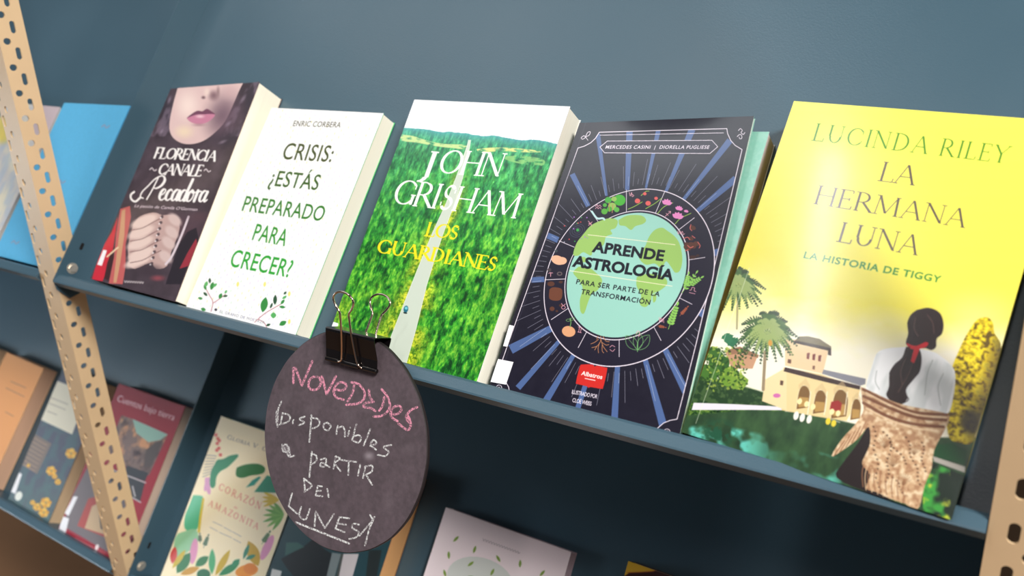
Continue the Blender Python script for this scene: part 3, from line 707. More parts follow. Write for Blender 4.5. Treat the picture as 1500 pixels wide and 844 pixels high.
    for x, y, r in ((524, 104, 12), (571, 114, 12), (606, 92, 8), (556, 72, 8), (522, 98, 6)): E(x, y, r, r * .9, (226, 96, 92))
    for x, y, r in ((652, 112, 17), (700, 172, 19), (706, 138, 13), (738, 150, 8)):
        for k in range(5): p = A([(x, y + r * .5)])[0]; a.poly(leaf(p, -math.pi / 2 + (k - 2) * .5 + .2, r * 1.6 / 3, r * .42 / 3), (232, 138, 196))
    for x, y, r in ((765, 300, 20), (745, 310, 18), (785, 292, 14), (760, 270, 12), (768, 222, 14), (742, 295, 12)): E(x, y, r, r * .7, (88, 52, 42), .4)
    for L in ([(728, 270), (745, 264), (755, 275)], [(745, 300), (757, 310), (770, 305)], [(790, 285), (800, 300), (796, 312)], [(760, 208), (756, 225), (764, 235)], [(765, 258), (778, 268)], [(735, 325), (748, 318)]): S(L, 3.6, (206, 104, 96))
    E(768, 352, 16, 8, (64, 40, 36)); E(790, 345, 8, 6, (64, 40, 36))
    gs = (140, 198, 92)
    for b, an, L in (((720, 510), -.95, 110), ((735, 490), -1.35, 62), ((745, 480), -.55, 70)): p = A([b])[0]; sprig(a, p, an, L / 3.0143, 5, 6.5, 1.3, gs, None, .8, .8)
    p = A([(660, 670)])[0]; sprig(a, p, -1.22, 38, 7, 7.2, 1.9, gs, None, .9, .95)
    p = A([(710, 612)])[0]; sprig(a, p, -.85, 17, 5, 4.2, .8, (176, 92, 62), None, .6, .7); p = A([(612, 655)])[0]; sprig(a, p, .2, 11, 4, 3.5, .7, (176, 92, 62), None, .6, .8)
    gl = (112, 168, 104)
    for an, L in ((-1.5, 26), (-2.25, 27), (-.9, 28)):
        p = A([(524, 762)])[0]; q = leaf(p, an, L, L * .28, 10); a.stroke(q + q[:1], .8, gl); a.stroke([p, (p[0] + L * math.cos(an) * .9, p[1] + L * math.sin(an) * .9)], .7, gl)
    S([(524, 740), (524, 770)], 3, gl)
    for L in ([(362, 700), (360, 725), (345, 745), (322, 752)], [(362, 715), (372, 745), (390, 770)], [(356, 730), (350, 755), (352, 775)], [(366, 728), (385, 740), (398, 738)], [(352, 715), (335, 728), (318, 735)], [(368, 740), (368, 765), (375, 775)], [(345, 745), (335, 762)], [(350, 702), (344, 714)], [(372, 702), (384, 722), (400, 725)]): S(L, 2.6, (204, 138, 92))
    E(220, 680, 30, 24, (228, 166, 122), .2); S([(226, 660), (230, 640), (226, 622)], 3.4, (120, 178, 100))
    for an in (-2.9, -.2): p = A([(228, 630)])[0]; q = leaf(p, an - .3, 6.5, 1.8); a.stroke(q + q[:1], .7, (120, 178, 100))
    E(172, 365, 30, 20, (238, 182, 148), .35); E(190, 368, 22, 17, (238, 182, 148)); E(135, 408, 9, 8, (72, 62, 66)); E(180, 425, 12, 9, (110, 96, 96)); E(180, 425, 7, 5, (33, 29, 46)); E(165, 325, 7, 6, (60, 70, 74))
    q = A([(135, 495), (150, 485), (180, 488), (192, 500), (188, 535), (165, 545), (135, 535)]); a.poly(smooth(q + q[:1], 4), (112, 66, 48)); E(142, 470, 16, 11, (92, 56, 44)); E(185, 462, 9, 6, (80, 50, 42)); E(147, 580, 11, 10, (100, 60, 46)); E(185, 565, 8, 6, (80, 50, 40)); E(168, 590, 6, 5, (80, 50, 40))
    E(260, 232, 7, 7, (60, 160, 80)); 
    for r in (14, 24, 34):
        p = A([(258, 234)])[0]; q = ellipse(p[0], p[1], r / 3, r * .82 / 3, -.5, 20); a.stroke(list(q) + [q[0]], .4, (96, 110, 130))
    rg = np.random.default_rng(5)
    for k in range(22): E(rg.uniform(195, 315), rg.uniform(170, 285), 3, 3, ((200, 60, 60), (170, 110, 200), (60, 160, 80), (150, 150, 170))[k % 4]) if (k % 3) else None
    pk = (240, 170, 184)      # zodiac signs
    for L in ([(338, 128), (346, 120), (350, 128), (358, 122), (364, 130)], [(338, 138), (346, 130), (350, 138), (358, 132), (364, 140)], [(488, 66), (492, 82), (498, 66), (500, 84), (508, 80), (500, 74)], [(646, 172), (668, 152)], [(660, 150), (670, 150), (668, 160)], [(650, 158), (660, 168)],
              [(702, 236), (704, 250), (712, 236), (714, 250), (722, 238), (726, 252), (732, 248)], [(752, 508), (778, 514)], [(754, 498), (762, 496), (764, 486), (776, 488), (774, 500), (782, 504)], [(620, 618), (622, 636), (628, 620), (632, 638), (638, 622), (640, 642)], [(518, 690), (526, 678), (534, 686), (528, 700), (536, 698)],
              [(402, 750), (412, 742), (424, 748)], [(402, 760), (414, 768), (424, 758)], [(262, 660), (278, 664)], [(268, 662), (264, 682)], [(276, 664), (272, 684)], [(260, 682), (276, 686)], [(188, 556), (196, 566), (206, 558)], [(196, 566), (188, 574), (196, 582), (206, 574), (198, 566)], [(132, 424), (140, 420), (140, 436)], [(150, 422), (142, 422), (140, 438)], [(306, 192), (314, 202), (308, 212)], [(324, 196), (316, 204), (322, 214)], [(308, 202), (322, 206)]): S(L, 2.4, pk)
    # corner ornaments
    for L in ([(58, 222), (80, 205), (92, 218), (70, 232), (60, 222)], [(95, 208), (110, 180), (130, 175), (122, 200), (98, 212)], [(92, 212), (112, 240)], [(1275, 165), (1290, 150), (1305, 165), (1295, 180), (1312, 195), (1325, 180)], [(1265, 212), (1285, 195), (1300, 205), (1300, 225), (1285, 228), (1280, 215)]): a.stroke(smooth(T(L), 4), 1.0, wh)
    q = ellipse(*B([(1252, 768)])[0], 4.6, 4.6, 0, 16); a.stroke(list(q) + [q[0]], .9, wh); q = ellipse(*B([(1252, 768)])[0], 2.2, 2.2, 0, 10); a.stroke(list(q) + [q[0]], .8, wh)
    p = (731, 568); q = ellipse(p[0], p[1], 4, 4, 0, 12); a.stroke(list(q) + [q[0]], .9, wh); a.ell(p[0], p[1], 1.3, None, wh)
    # publisher badge and illustrator
    q = smooth(B([(535, 196), (600, 194), (630, 200), (642, 214), (660, 206), (735, 222), (747, 240), (715, 385), (695, 402), (610, 388), (588, 394), (570, 380), (495, 362), (483, 345), (515, 212), (535, 196)]), 3); a.poly(q, (214, 46, 40))
    a.text('Albatros', B([(524, 284)])[0], B([(702, 320)])[0], 6.2, (.3, -1), (255, 246, 242), bold=.03); a.stroke(B([(560, 314), (644, 331)]), 1.4, (250, 225, 222))
    a.text('ILUSTRADO POR', B([(446, 442)])[0], B([(662, 485)])[0], 6.0, (.2, -1), wh, bold=.02, space=.9); a.text('CLOÉ WEISS', B([(450, 512)])[0], B([(612, 545)])[0], 6.0, (.2, -1), wh, bold=.02, space=.9)
    # spine crease
    c = np.array([(x, y) for x, y in ((849, 180), (717, 566))]); a.stroke([c[0] + (9, 0), c[1] + (9.5, 2)], 1.0, (70, 66, 84), .5)
    return a
def forest(a, seed, lo, hi, c1, c2, c3, sc=90, asp=1.0):
    """leafy texture between three greens"""
    n = vnoise(a.h, a.w, sc, seed, 4, asp, .7); m = vnoise(a.h, a.w, 9, seed + 1, 3)
    t = np.clip((n - .28) / .44, 0, 1)[..., None]; c1, c2, c3 = [np.array(c, float) / 255 for c in (c1, c2, c3)]
    col = np.where(t < .5, c1 * (1 - 2 * t) + c2 * 2 * t, c2 * (2 - 2 * t) + c3 * (2 * t - 1)); return col * (1 + .35 * (m[..., None] - .5))
# --- thriller with the forest road
def art_gri():
    a = Art(GRI, 620, 940, (250, 252, 255)); A = C(550, 160, 3.248); B = C(480, 380, 4.444)
    X, Y = a.X, a.Y; hor = 187 + (X - 593) * .10 + 2.5 * np.sin(X * .11) * .4 + 3 * (vnoise(a.h, a.w, 25, 2, 3) - .5)
    dep = (Y - hor)
    # clouds, faint
    cl = vnoise(a.h, a.w, 5, 8, 4, 2.5); a.img *= (1 - .10 * np.clip((cl - .5) * 3, 0, 1)[..., None] * np.array([1, .75, .6]))
    f1 = forest(a, 21, 0, 1, (16, 84, 60), (40, 148, 84), (96, 204, 124), 60, .4)
    f2 = forest(a, 31, 0, 1, (14, 66, 26), (46, 146, 40), (136, 212, 62), 44, .5)
    yel = forest(a, 41, 0, 1, (70, 110, 20), (176, 196, 40), (240, 236, 70), 90)
    t = np.clip(dep / 190, 0, 1)[..., None]
    base = f1 * (1 - t) + f2 * t
    g = vnoise(a.h, a.w, 130, 77, 2, .35); base = base * (.86 + .3 * g[..., None])
    # distance: blue-green hills, pale fields
    far = np.array([70, 168, 176]) / 255; k = np.exp(-np.clip(dep, 0, 99) / 13)[..., None]; base = base * (1 - .85 * k) + far * .85 * k
    # road centre line and widths
    ys = np.array([205, 215, 260, 300, 340, 380, 420, 480, 530, 570]); xc = np.array([688, 686, 673, 659, 642, 627, 613, 594, 577, 566]); hw = np.array([1.5, 2.2, 5, 6.5, 8, 9.5, 11.5, 16, 19, 21])
    c = np.interp(Y, ys, xc); h = np.interp(Y, ys, hw); dx = X - c
    vn = vnoise(a.h, a.w, 16, 51, 3)
    vg = np.exp(-(np.clip(np.abs(dx) - h, 0, 999) / (h * 1.1 + 3)) ** 2) * np.clip((Y - 215) / 90, 0, 1) * np.clip((vn - .25) * 3, 0, 1)
    base = base * (1 - vg[..., None]) + yel * vg[..., None]
    br = np.clip((vnoise(a.h, a.w, 5, 61, 3) - .48) * 4, 0, 1) * np.clip((Y - 400) / 60, 0, .8) * (dx < -25); base = base * (1 - .6 * br[..., None]) + yel * .6 * br[..., None]
    m = (dep > 0)[..., None] * 1.0; a.img = a.img * (1 - m) + base * m
    def band(L, col, al): a.poly(smooth(A(L), 4), col, al * np.clip((vnoise(a.h, a.w, 30, 13, 3, 3) - .3) * 4, 0, 1))
    band([(120, 120), (180, 128), (250, 150), (330, 165), (430, 170), (430, 190), (300, 178), (200, 160), (125, 150), (120, 120)], (206, 226, 150), .95)
    band([(480, 190), (560, 182), (660, 185), (760, 195), (790, 205), (700, 205), (600, 200), (500, 205), (480, 190)], (222, 226, 140), 1.0)
    band([(620, 225), (700, 220), (800, 240), (790, 270), (700, 262), (620, 240), (620, 225)], (150, 206, 120), .8)
    # the road itself
    lft = [(x, y) for x, y in zip(xc - hw, ys)]; rgt = [(x, y) for x, y in zip(xc + hw, ys)]
    a.poly(lft + rgt[::-1], (206, 216, 200)); a.strokes([lft, rgt], .9, (238, 240, 226), .8)
    a.ell(594.6, 453, 3.4, 5.2, (34, 110, 130), .2); a.ell(595, 451.5, 2.2, 2.2, (120, 200, 214), .2); a.ell(593.6, 458.5, 3, 1.2, (30, 50, 50), .2)
    # title
    wh = (255, 252, 246)
    a.text('J', A([(206, 314)])[0], A([(262, 320)])[0], 35, (.36, -1), wh, 'serif', shear=.0, thick=.12, thin=.055)
    a.text('OHN', A([(292, 302)])[0], A([(590, 322)])[0], 33.5, (.36, -1), wh, 'serif', thick=.13, thin=.05, space=.9)
    a.text('GRISHAM', A([(76, 446)])[0], A([(668, 518)])[0], 34.5, (.36, -1), wh, 'serif', thick=.125, thin=.05, space=.9)
    ye = (252, 228, 30)
    a.text('LOS', A([(232, 602)])[0], A([(384, 620)])[0], 19.5, (.3, -1), ye, 'serif', thick=.16, thin=.07, space=.9)
    a.text('GUARDIANES', A([(2, 681)])[0], A([(566, 770)])[0], 19.5, (.3, -1), ye, 'serif', thick=.17, thin=.075, space=.92)
    a.poly([(484, 470), (496, 474), (488, 500), (478, 497)], (250, 250, 250)); return a
# --- white self-help book with green hand-drawn capitals
def art_cri():
    a = Art(CRI, 520, 900, (252, 251, 250)); A = C(260, 140, 2.2818); rg = np.random.default_rng(4)
    for x in range(22):
        for y in range(30):
            u = (x + .5 + rg.uniform(-.2, .2)) / 22; v = (y + .5 * (x % 2) + .2) / 30.5
            if u < .05 or u > .97: continue
            c = ((236, 222, 140), (216, 196, 226), (196, 226, 196), (206, 206, 230))[rg.integers(4)]
            p = happ(a.Hi, [(u * a.w, v * a.h)])[0]; a.stroke([p, (p[0] - .9, p[1] + 2.6)], 1.0, c, .75)
    lines = [('ENRIC CORBERA', (385, 102), (543, 107), 8.4, (66, 60, 36), .0), ('CRISIS:', (347, 212), (512, 222), 25, (62, 74, 18), .004), ('¿ESTÁS', (303, 300), (466, 316), 23.5, (54, 92, 22), .004),
             ('PREPARADO', (214, 385), (483, 420), 23, (44, 122, 28), .004), ('PARA', (248, 482), (358, 503), 25, (42, 146, 36), .004), ('CRECER?', (172, 570), (372, 608), 26, (40, 164, 48), .006)]
    for s, p, q, cap, col, b in lines: a.text(s, A([p])[0], A([q])[0], cap, (.33, -1), col, bold=b, space=1.05)
    def sp_(b, pts, leaves):
        a.stroke(smooth(A(pts), 4), 1.2, (196, 134, 140))
        for x, y, an, L, w, c in leaves: p = A([(x, y)])[0]; a.poly(leaf(p, an, L, w), c)
    G = (56, 140, 66); G2 = (90, 176, 96); D = (46, 84, 56)
    sp_(0, [(112, 722), (118, 690), (105, 665), (92, 640)], [(100, 670, -2.4, 8, 2, D), (96, 650, -2.0, 8, 2, G), (92, 640, -1.2, 9, 2.5, G2), (112, 650, -1.3, 12, 3, G), (108, 628, -1.6, 8, 2, D), (84, 680, -2.9, 7, 2, G), (118, 640, -.7, 8, 2, G2)])
    sp_(0, [(118, 695), (140, 680), (160, 665)], [(140, 680, -1.2, 9, 2.6, G), (152, 672, -.2, 7, 1.6, D), (158, 662, -1.0, 6, 1.6, G2), (95, 718, -2.8, 8, 2.4, G)])
    sp_(0, [(258, 758), (290, 730), (330, 706), (345, 698)], [(284, 725, -1.35, 23, 5.2, G), (310, 712, -1.2, 9, 1.6, D), (325, 700, -1.5, 15, 2.8, D), (345, 698, -.9, 9, 2, G), (350, 680, -.6, 8, 1.8, G2), (340, 706, .1, 9, 2, G), (320, 745, -1.5, 9, 4, G2), (340, 768, -.5, 12, 3.4, G), (355, 665, -.8, 6, 1.6, D)])
    sp_(0, [(270, 748), (290, 760), (300, 780)], [(296, 770, -.4, 7, 1.8, D)])
    for x, y in ((372, 672), (372, 765), (290, 640), (200, 640)): p = A([(x, y)])[0]; a.poly(leaf(p, -1.4, 8, 2), (240, 232, 130))
    a.ell(*A([(128, 716)])[0], 2.0, 2.0, (70, 64, 74)); a.text('EL GRANO DE MOSTAZA', A([(140, 726)])[0], A([(290, 764)])[0], 4.2, (.33, -1), (150, 146, 156), space=1.2)
    return a
# --- thriller on the left: face, corset, script title
SCRIPT = {'P': (1.25, [[(.35, .0), (.5, .45), (.62, 1.0)], [(.1, .05), (-.12, .12), (-.1, .35), (.15, .62), (.45, .95), (.85, 1.1), (1.1, .92), (1.0, .66), (.72, .52), (.52, .56)]]),
          'e': (.52, [[(.06, .2), (.3, .3), (.36, .45), (.22, .5), (.1, .34), (.12, .1), (.3, .0), (.5, .12)]]), 'c': (.5, [[(.38, .42), (.28, .5), (.12, .38), (.1, .12), (.25, .0), (.48, .12)]]),
          'a': (.6, [[(.42, .44), (.26, .5), (.1, .34), (.1, .08), (.24, .0), (.4, .2), (.46, .46)], [(.46, .46), (.4, .12), (.48, .0), (.6, .1)]]), 'd': (.62, [[(.42, .42), (.26, .5), (.1, .34), (.1, .08), (.24, .0), (.4, .2), (.56, 1.0)], [(.56, 1.0), (.42, .12), (.5, .0), (.62, .1)]]),
          'o': (.56, [[(.28, .5), (.1, .34), (.12, .04), (.28, 0), (.42, .16), (.4, .42), (.28, .5), (.34, .38), (.56, .42)]]), 'r': (.45, [[(.08, .4), (.18, .5), (.14, .0)], [(.15, .25), (.28, .46), (.44, .44)]])}
def art_flo():
    a = Art(FLO, 460, 860, (74, 62, 70)); A = C(120, 110, 2.4833); F_ = C(220, 115, 6.028); H = C(130, 250, 4.444)
    def sf(L, x, y, rx, ry, col, al=1., an=0., e=1.): p = L([(x, y)])[0]; s = {id(F_): 6.028, id(H): 4.444, id(A): 2.4833}[id(L)]; a.soft(p[0], p[1], rx / s, ry / s, col, al, an, 1, e)
    n = vnoise(a.h, a.w, 10, 6, 4); a.img *= (1 + .5 * (n - .5))[..., None]
    for x, y, rx, ry in ((140, 300, 90, 300), (900, 250, 100, 300), (680, 520, 250, 120)): sf(F_, x, y, rx, ry, (56, 50, 60), .8)
    hn = vnoise(a.h, a.w, 14, 16, 3, .5); a.blend(np.clip((hn - .55) * 3, 0, .5) * (a.Y < 200), (150, 132, 150))
    # face: upper edge cropped by the cover, chin below
    q = smooth(F_([(250, 60), (215, 180), (180, 330), (170, 440), (200, 520), (280, 572), (380, 578), (480, 545), (580, 470), (660, 380), (720, 260), (780, 120), (820, 40)]), 5)
    a.poly(list(q) + F_([(820, 0), (250, 0)]), (228, 196, 192))
    sf(F_, 640, 330, 220, 320, (110, 86, 100), .85, .4); sf(F_, 330, 240, 150, 200, (250, 226, 216), .9); sf(F_, 300, 470, 130, 90, (244, 220, 190), .9); sf(F_, 700, 120, 110, 110, (214, 178, 178), .6)
    sf(F_, 560, 150, 70, 70, (120, 90, 98), .8, .5); sf(F_, 470, 168, 28, 22, (96, 66, 74), .9); sf(F_, 500, 120, 40, 60, (246, 224, 210), .7); sf(F_, 600, 110, 24, 70, (140, 110, 112), .7)
    a.poly(smooth(F_([(320, 350), (370, 310), (420, 284), (460, 290), (500, 268), (540, 290), (572, 318), (500, 320), (420, 325), (320, 350)]), 3), (120, 74, 96))
    a.poly(smooth(F_([(320, 350), (400, 322), (470, 316), (572, 318), (530, 370), (470, 398), (400, 400), (350, 380), (320, 350)]), 3), (206, 134, 160)); sf(F_, 440, 335, 60, 24, (248, 208, 216), .9); sf(F_, 430, 410, 90, 22, (160, 116, 126), .6)
    for x, y, rx, ry, an in ((690, 400, 60, 24, -.8), (640, 560, 60, 20, -.4), (100, 470, 50, 16, -1.0), (820, 180, 70, 24, -1.0), (170, 190, 60, 20, -1.2)): sf(F_, x, y, rx, ry, (176, 158, 178), .5, an)
    # lower picture: red sash, corset band, hands
    sf(H, 560, 380, 330, 160, (92, 66, 76), .8)
    a.poly(H([(190, 300), (150, 400), (90, 500), (40, 640), (20, 710), (90, 720), (120, 640), (150, 560), (165, 460)]), (206, 44, 62)); a.poly(H([(150, 520), (120, 600), (100, 700), (130, 720), (165, 560)]), (60, 36, 40))
    a.poly(H([(205, 250), (268, 230), (275, 300), (240, 480), (240, 620), (220, 740), (130, 735), (165, 560), (180, 400)]), (196, 98, 96)); a.poly(H([(215, 260), (238, 250), (232, 420), (205, 600), (180, 730), (160, 730), (180, 560), (200, 400)]), (206, 156, 120))
    a.poly(H([(95, 515), (118, 520), (85, 620), (55, 612)]), (250, 246, 248)); a.stroke(H([(120, 560), (190, 500)]), 2.4, (236, 206, 170))
    a.poly(smooth(H([(290, 350), (330, 300), (420, 272), (480, 290), (540, 290), (590, 350), (580, 420), (540, 520), (510, 620), (440, 640), (400, 600), (300, 640), (262, 600), (258, 480), (290, 350)]), 3), (196, 164, 158))
    for k, (x, y) in enumerate(((360, 330), (340, 400), (335, 470), (340, 540), (320, 590))):
        a.soft(H([(x, y)])[0][0], H([(x, y)])[0][1], 26, 9.5, (232, 206, 196), 1.0, -.38, 1, .45)
    for k, (x, y) in enumerate(((560, 320), (540, 400), (520, 470), (500, 560))): a.soft(H([(x, y)])[0][0], H([(x, y)])[0][1], 15, 9.5, (216, 190, 184), 1.0, .75, 1, .5)
    for y in (365, 435, 505, 575): a.stroke(smooth(H([(270, y + 25), (350, y + 8), (420, y - 30), (470, y - 55)]), 4), 1.3, (120, 84, 84), .7)
    for y in range(300, 640, 38): a.ell(*H([(478 - (y - 300) * .22, y)])[0], 2.2, 2.2, (92, 74, 80)); a.ell(*H([(468 - (y - 300) * .22, y + 8)])[0], 1.3, 1.3, (230, 220, 220))
    sf(H, 400, 660, 130, 70, (66, 54, 62), .9); a.poly(H([(700, 370), (640, 400), (590, 480), (540, 620), (500, 740), (600, 740), (650, 600), (720, 470)]), (46, 40, 48)); a.stroke(smooth(H([(650, 300), (600, 430), (540, 560), (500, 610)]), 4), 3.2, (222, 206, 212))
    a.poly(H([(700, 440), (640, 540), (590, 640), (650, 620), (711, 520)]), (156, 54, 66)); sf(H, 450, 700, 70, 30, (176, 80, 90), .7); sf(H, 720, 300, 100, 60, (90, 66, 74), .8)
    # type
    wh = (252, 246, 242)
    a.text('FLORENCIA', A([(258, 302)])[0], A([(486, 314)])[0], 15.6, (.33, -1), wh, 'serif', thick=.21, thin=.09, shear=.05, space=.85)
    a.text('CANALE', A([(273, 361)])[0], A([(433, 368)])[0], 16.0, (.33, -1), wh, 'serif', thick=.21, thin=.09, shear=.05, space=.85)
    for x, y in ((247, 344), (444, 348)): a.stroke(smooth(A([(x, y), (x + 8, y - 6), (x + 16, y + 4), (x + 24, y)]), 4), 1.5, (220, 206, 210))
    x = 0; P = []
    for ch in 'Pecadora':
        w, st = SCRIPT[ch]
        for s in st:
            pts = smooth([(x + u, v) for u, v in s], 6); d = np.gradient(pts, axis=0); ww = 1.7 + 2.6 * np.clip(-d[:, 1] / (np.hypot(d[:, 0], d[:, 1]) + 1e-9), 0, 1) + .8
            b = np.array(A([(216, 452)])[0]); e = np.array(A([(470, 462)])[0]); ux = (e - b) / 4.6; uy = np.array([11, -32.0])
            P += stroke_polys([b + p[0] * ux + p[1] * uy for p in pts], ww * .78)
        x += w * .82
    a.put(a.mask(P), wh)
    a.stroke(smooth(A([(212, 446), (195, 460), (180, 452), (178, 436), (190, 425)]), 5), 3.0, wh)
    a.text("La pasión de Camila O'Gorman", A([(190, 480)])[0], A([(418, 494)])[0], 4.4, (.33, -1), (232, 214, 220), bold=.01, shear=.2)
    a.strokes([smooth(H([(232 + k * 16, 716 + k), (238 + k * 16, 728 + k), (244 + k * 16, 718 + k)]), 3) for k in range(8)], 1.1, (226, 214, 214), .8)
    return a
# --- novel with the yellow sky, palms, palace and the woman seen from behind
def art_ril():
    a = Art(RIL, 760, 1160, (250, 240, 90)); X, Y = a.X, a.Y
    A = C(1000, 130, 2.282); B = C(980, 420, 1.9904); P3 = C(1010, 380, 3.245); T4 = C(1150, 430, 4.44); W5 = C(1210, 430, 2.559)
    t = np.clip((Y - 150) / 300, 0, 1)[..., None]; a.img = np.array([252, 244, 96]) / 255 * (1 - t) + np.array([244, 232, 84]) / 255 * t
    n = vnoise(a.h, a.w, 4, 12, 4, 1.6)
    hz = np.clip((Y - (432 + (X - 1100) * .10) + (n - .5) * 60) / 70, 0, 1); a.blend(hz * .92, (250, 244, 232))
    a.soft(1105, 450, 70, 90, (252, 250, 236), .5); a.soft(1430, 470, 90, 60, (238, 228, 150), .6)  # whitish patch on the left: cover glare painted into the print
    # garden, hedge and pool
    line = 596 + (X - 1010) * .105
    g = forest(a, 71, 0, 1, (20, 48, 24), (52, 92, 36), (120, 150, 60), 90)
    m = np.clip((Y - (543 + (X - 1020) * .30 + 6 * (n - .5))) / 3, 0, 1) * (X < 1150); a.img = a.img * (1 - m[..., None]) + g * m[..., None]
    wat = np.clip((Y - np.interp(X, [1000, 1100, 1180, 1260, 1300], [608, 600, 603, 622, 640])) / 2, 0, 1)
    wn = vnoise(a.h, a.w, 24, 81, 4, .5); wc = np.array([24, 44, 32]) / 255 * (1 - wn[..., None]) + np.array([70, 106, 62]) / 255 * wn[..., None]
    a.img = a.img * (1 - wat[..., None]) + wc * wat[..., None]
    # teal sky reflected in the near water
    tl = np.clip((Y - np.interp(X, [1000, 1060, 1120, 1180, 1240, 1300], [622, 622, 634, 655, 672, 690])) / 6, 0, 1) * np.clip((vnoise(a.h, a.w, 14, 83, 3, 1.0) - .44) * 6, 0, 1) * np.clip((1245 - X) / 30, 0, 1) * np.clip(np.abs(X - 1150) / 60, .15, 1); a.blend(tl, (100, 196, 178))
    k = np.clip(1.3 - np.hypot((X - 1050) / 30, (Y - 636) / 20), 0, 1) * np.clip((vnoise(a.h, a.w, 60, 85, 2) - .42) * 9, 0, 1); a.blend(np.clip(k, 0, 1), (34, 84, 60))
    hg = smooth(P3([(48, 572), (150, 592), (280, 612), (400, 650), (480, 668), (478, 708), (300, 700), (12, 684), (48, 572)]), 3); a.poly(hg, (34, 62, 34)); y0, y1, x0, x1, m_ = a.mask([hg]); fu = np.zeros((a.h, a.w)); fu[y0:y1, x0:x1] = m_; a.blend(fu * np.clip((vnoise(a.h, a.w, 60, 111, 3) - .45) * 4, 0, .6), (84, 112, 62)); HEDGE = fu
    # white pool edge
    a.poly(P3([(20, 682), (200, 688), (380, 697), (470, 705), (470, 718), (300, 716), (10, 716)]), (232, 226, 234)); a.stroke(P3([(470, 708), (560, 722), (714, 775)]), 1.8, (150, 156, 140))
    # bushes and village left
    a.poly(P3([(170, 440), (240, 425), (320, 470), (300, 520), (200, 520)]), (196, 150, 116)); a.poly(P3([(180, 430), (240, 415), (330, 455), (325, 470), (250, 445), (185, 455)]), (150, 110, 84))
    for x, y, r, c in ((1045, 520, 13, (60, 104, 40)), (1054, 535, 16, (52, 96, 38)), (1040, 545, 14, (70, 116, 44)), (1068, 552, 15, (110, 150, 50)), (1082, 560, 13, (120, 156, 56)), (1072, 500, 8, (46, 110, 76)), (1066, 495, 8, (50, 116, 80))):
        q = ellipse(x, y, r, r * .9, 0, 22); q += np.random.default_rng(int(x)).uniform(-2.2, 2.2, q.shape); a.poly(q, c)
    rg = np.random.default_rng(6)
    a.polys([leaf((rg.uniform(1034, 1092), rg.uniform(508, 572)), rg.uniform(0, 6.3), 5, 1.3) for k in range(150)], (34, 66, 26), .8); a.polys([leaf((rg.uniform(1034, 1092), rg.uniform(508, 572)), rg.uniform(0, 6.3), 5, 1.3) for k in range(90)], (160, 180, 70), .8)
    # palace
    cr = (232, 206, 150)
    a.poly(T4([(0, 300), (90, 300), (285, 355), (245, 525), (235, 520), (0, 470)]), (234, 202, 158)); a.poly(T4([(-10, 480), (235, 525), (490, 620), (470, 700), (400, 830), (200, 800), (-20, 760), (-60, 660), (-30, 560)]), cr)
    a.poly(T4([(-130, 560), (10, 480), (10, 760), (-150, 700)]), (238, 214, 164)); a.poly(T4([(60, 310), (90, 280), (150, 278), (225, 295), (300, 345), (300, 365)]), (112, 102, 74)); a.poly(T4([(50, 308), (90, 310), (300, 355), (300, 405), (278, 400), (280, 372), (60, 322)]), (52, 38, 36))
    a.poly(T4([(240, 522), (250, 495), (525, 555), (522, 590), (490, 600)]), (132, 132, 142)); a.poly(T4([(0, 480), (90, 500), (490, 602), (486, 626), (300, 585), (120, 540), (-10, 506)]), (58, 40, 38))
    for x, y in ((150, 405), (187, 412), (225, 420)): a.poly(T4([(x - 10, y + 20), (x - 8, y - 16), (x + 8, y - 20), (x + 13, y - 12), (x + 8, y + 24)]), (116, 50, 44)); a.stroke(T4([(x + 12, y - 10), (x + 8, y + 24)]), .7, (240, 226, 200))
    for x, y in ((186, 482), (32, 442)): a.poly(T4([(x - 9, y + 10), (x - 6, y - 12), (x + 9, y - 10), (x + 6, y + 14)]), (110, 66, 48))
    for x, y, w, h in ((122, 660, 44, 62), (228, 690, 44, 62), (358, 700, 56, 76), (462, 740, 34, 56)):
        q = [(x - w * .95 - 8, y + h * 1.5), (x - w * .85, y), (x - w * .5, y - h * .75), (x, y - h), (x + w * .6, y - h * .8), (x + w * .95, y - h * .1), (x + w * .75, y + h * 1.3)]
        a.poly(smooth(T4(q), 4), (122, 88, 48)); a.poly(T4([(x - w * .7, y + h * .2), (x + w * .7, y + h * .3), (x + w * .6, y + h * 1.2), (x - w * .8, y + h * 1.3)]), (196, 156, 88), .8)
        a.stroke(smooth(T4(q), 4), .8, (246, 230, 190)); a.poly(T4([(x - w * .8, y - h * 1.05), (x + w * .3, y - h * 1.75), (x + w * .9, y - h * 1.0), (x + w * .9, y - h * .55), (x, y - h * 1.1), (x - w * .7, y - h * .5)]), (206, 178, 130), .55)
    a.poly(T4([(300, 705), (345, 695), (370, 715), (360, 770), (290, 755)]), (150, 44, 42))
    for x, y in ((305, 770), (345, 780), (95, 702), (140, 720), (182, 738)): a.ell(*T4([(x, y)])[0], 3.4, 4.6, (250, 232, 170), .3)
    for x, y in ((72, 795), (112, 808), (157, 818)): a.ell(*T4([(x, y)])[0], 3.8, 6.4, (246, 240, 226), .25)
    for x, y in ((280, 832), (316, 845)): a.ell(*T4([(x, y)])[0], 3.6, 5, (232, 206, 60), .25)
    for x in (160, 268, 400): a.stroke(T4([(x + 6, 640), (x - 14, 790)]), 1.2, (246, 236, 210))
    a.ell(*P3([(415, 648)])[0], 5.5, 3.2, (206, 110, 170)); a.poly(P3([(432, 575), (447, 578), (444, 600), (430, 597)]), (90, 64, 50)); a.poly(P3([(468, 474), (484, 477), (481, 496), (466, 492)]), (96, 60, 48))
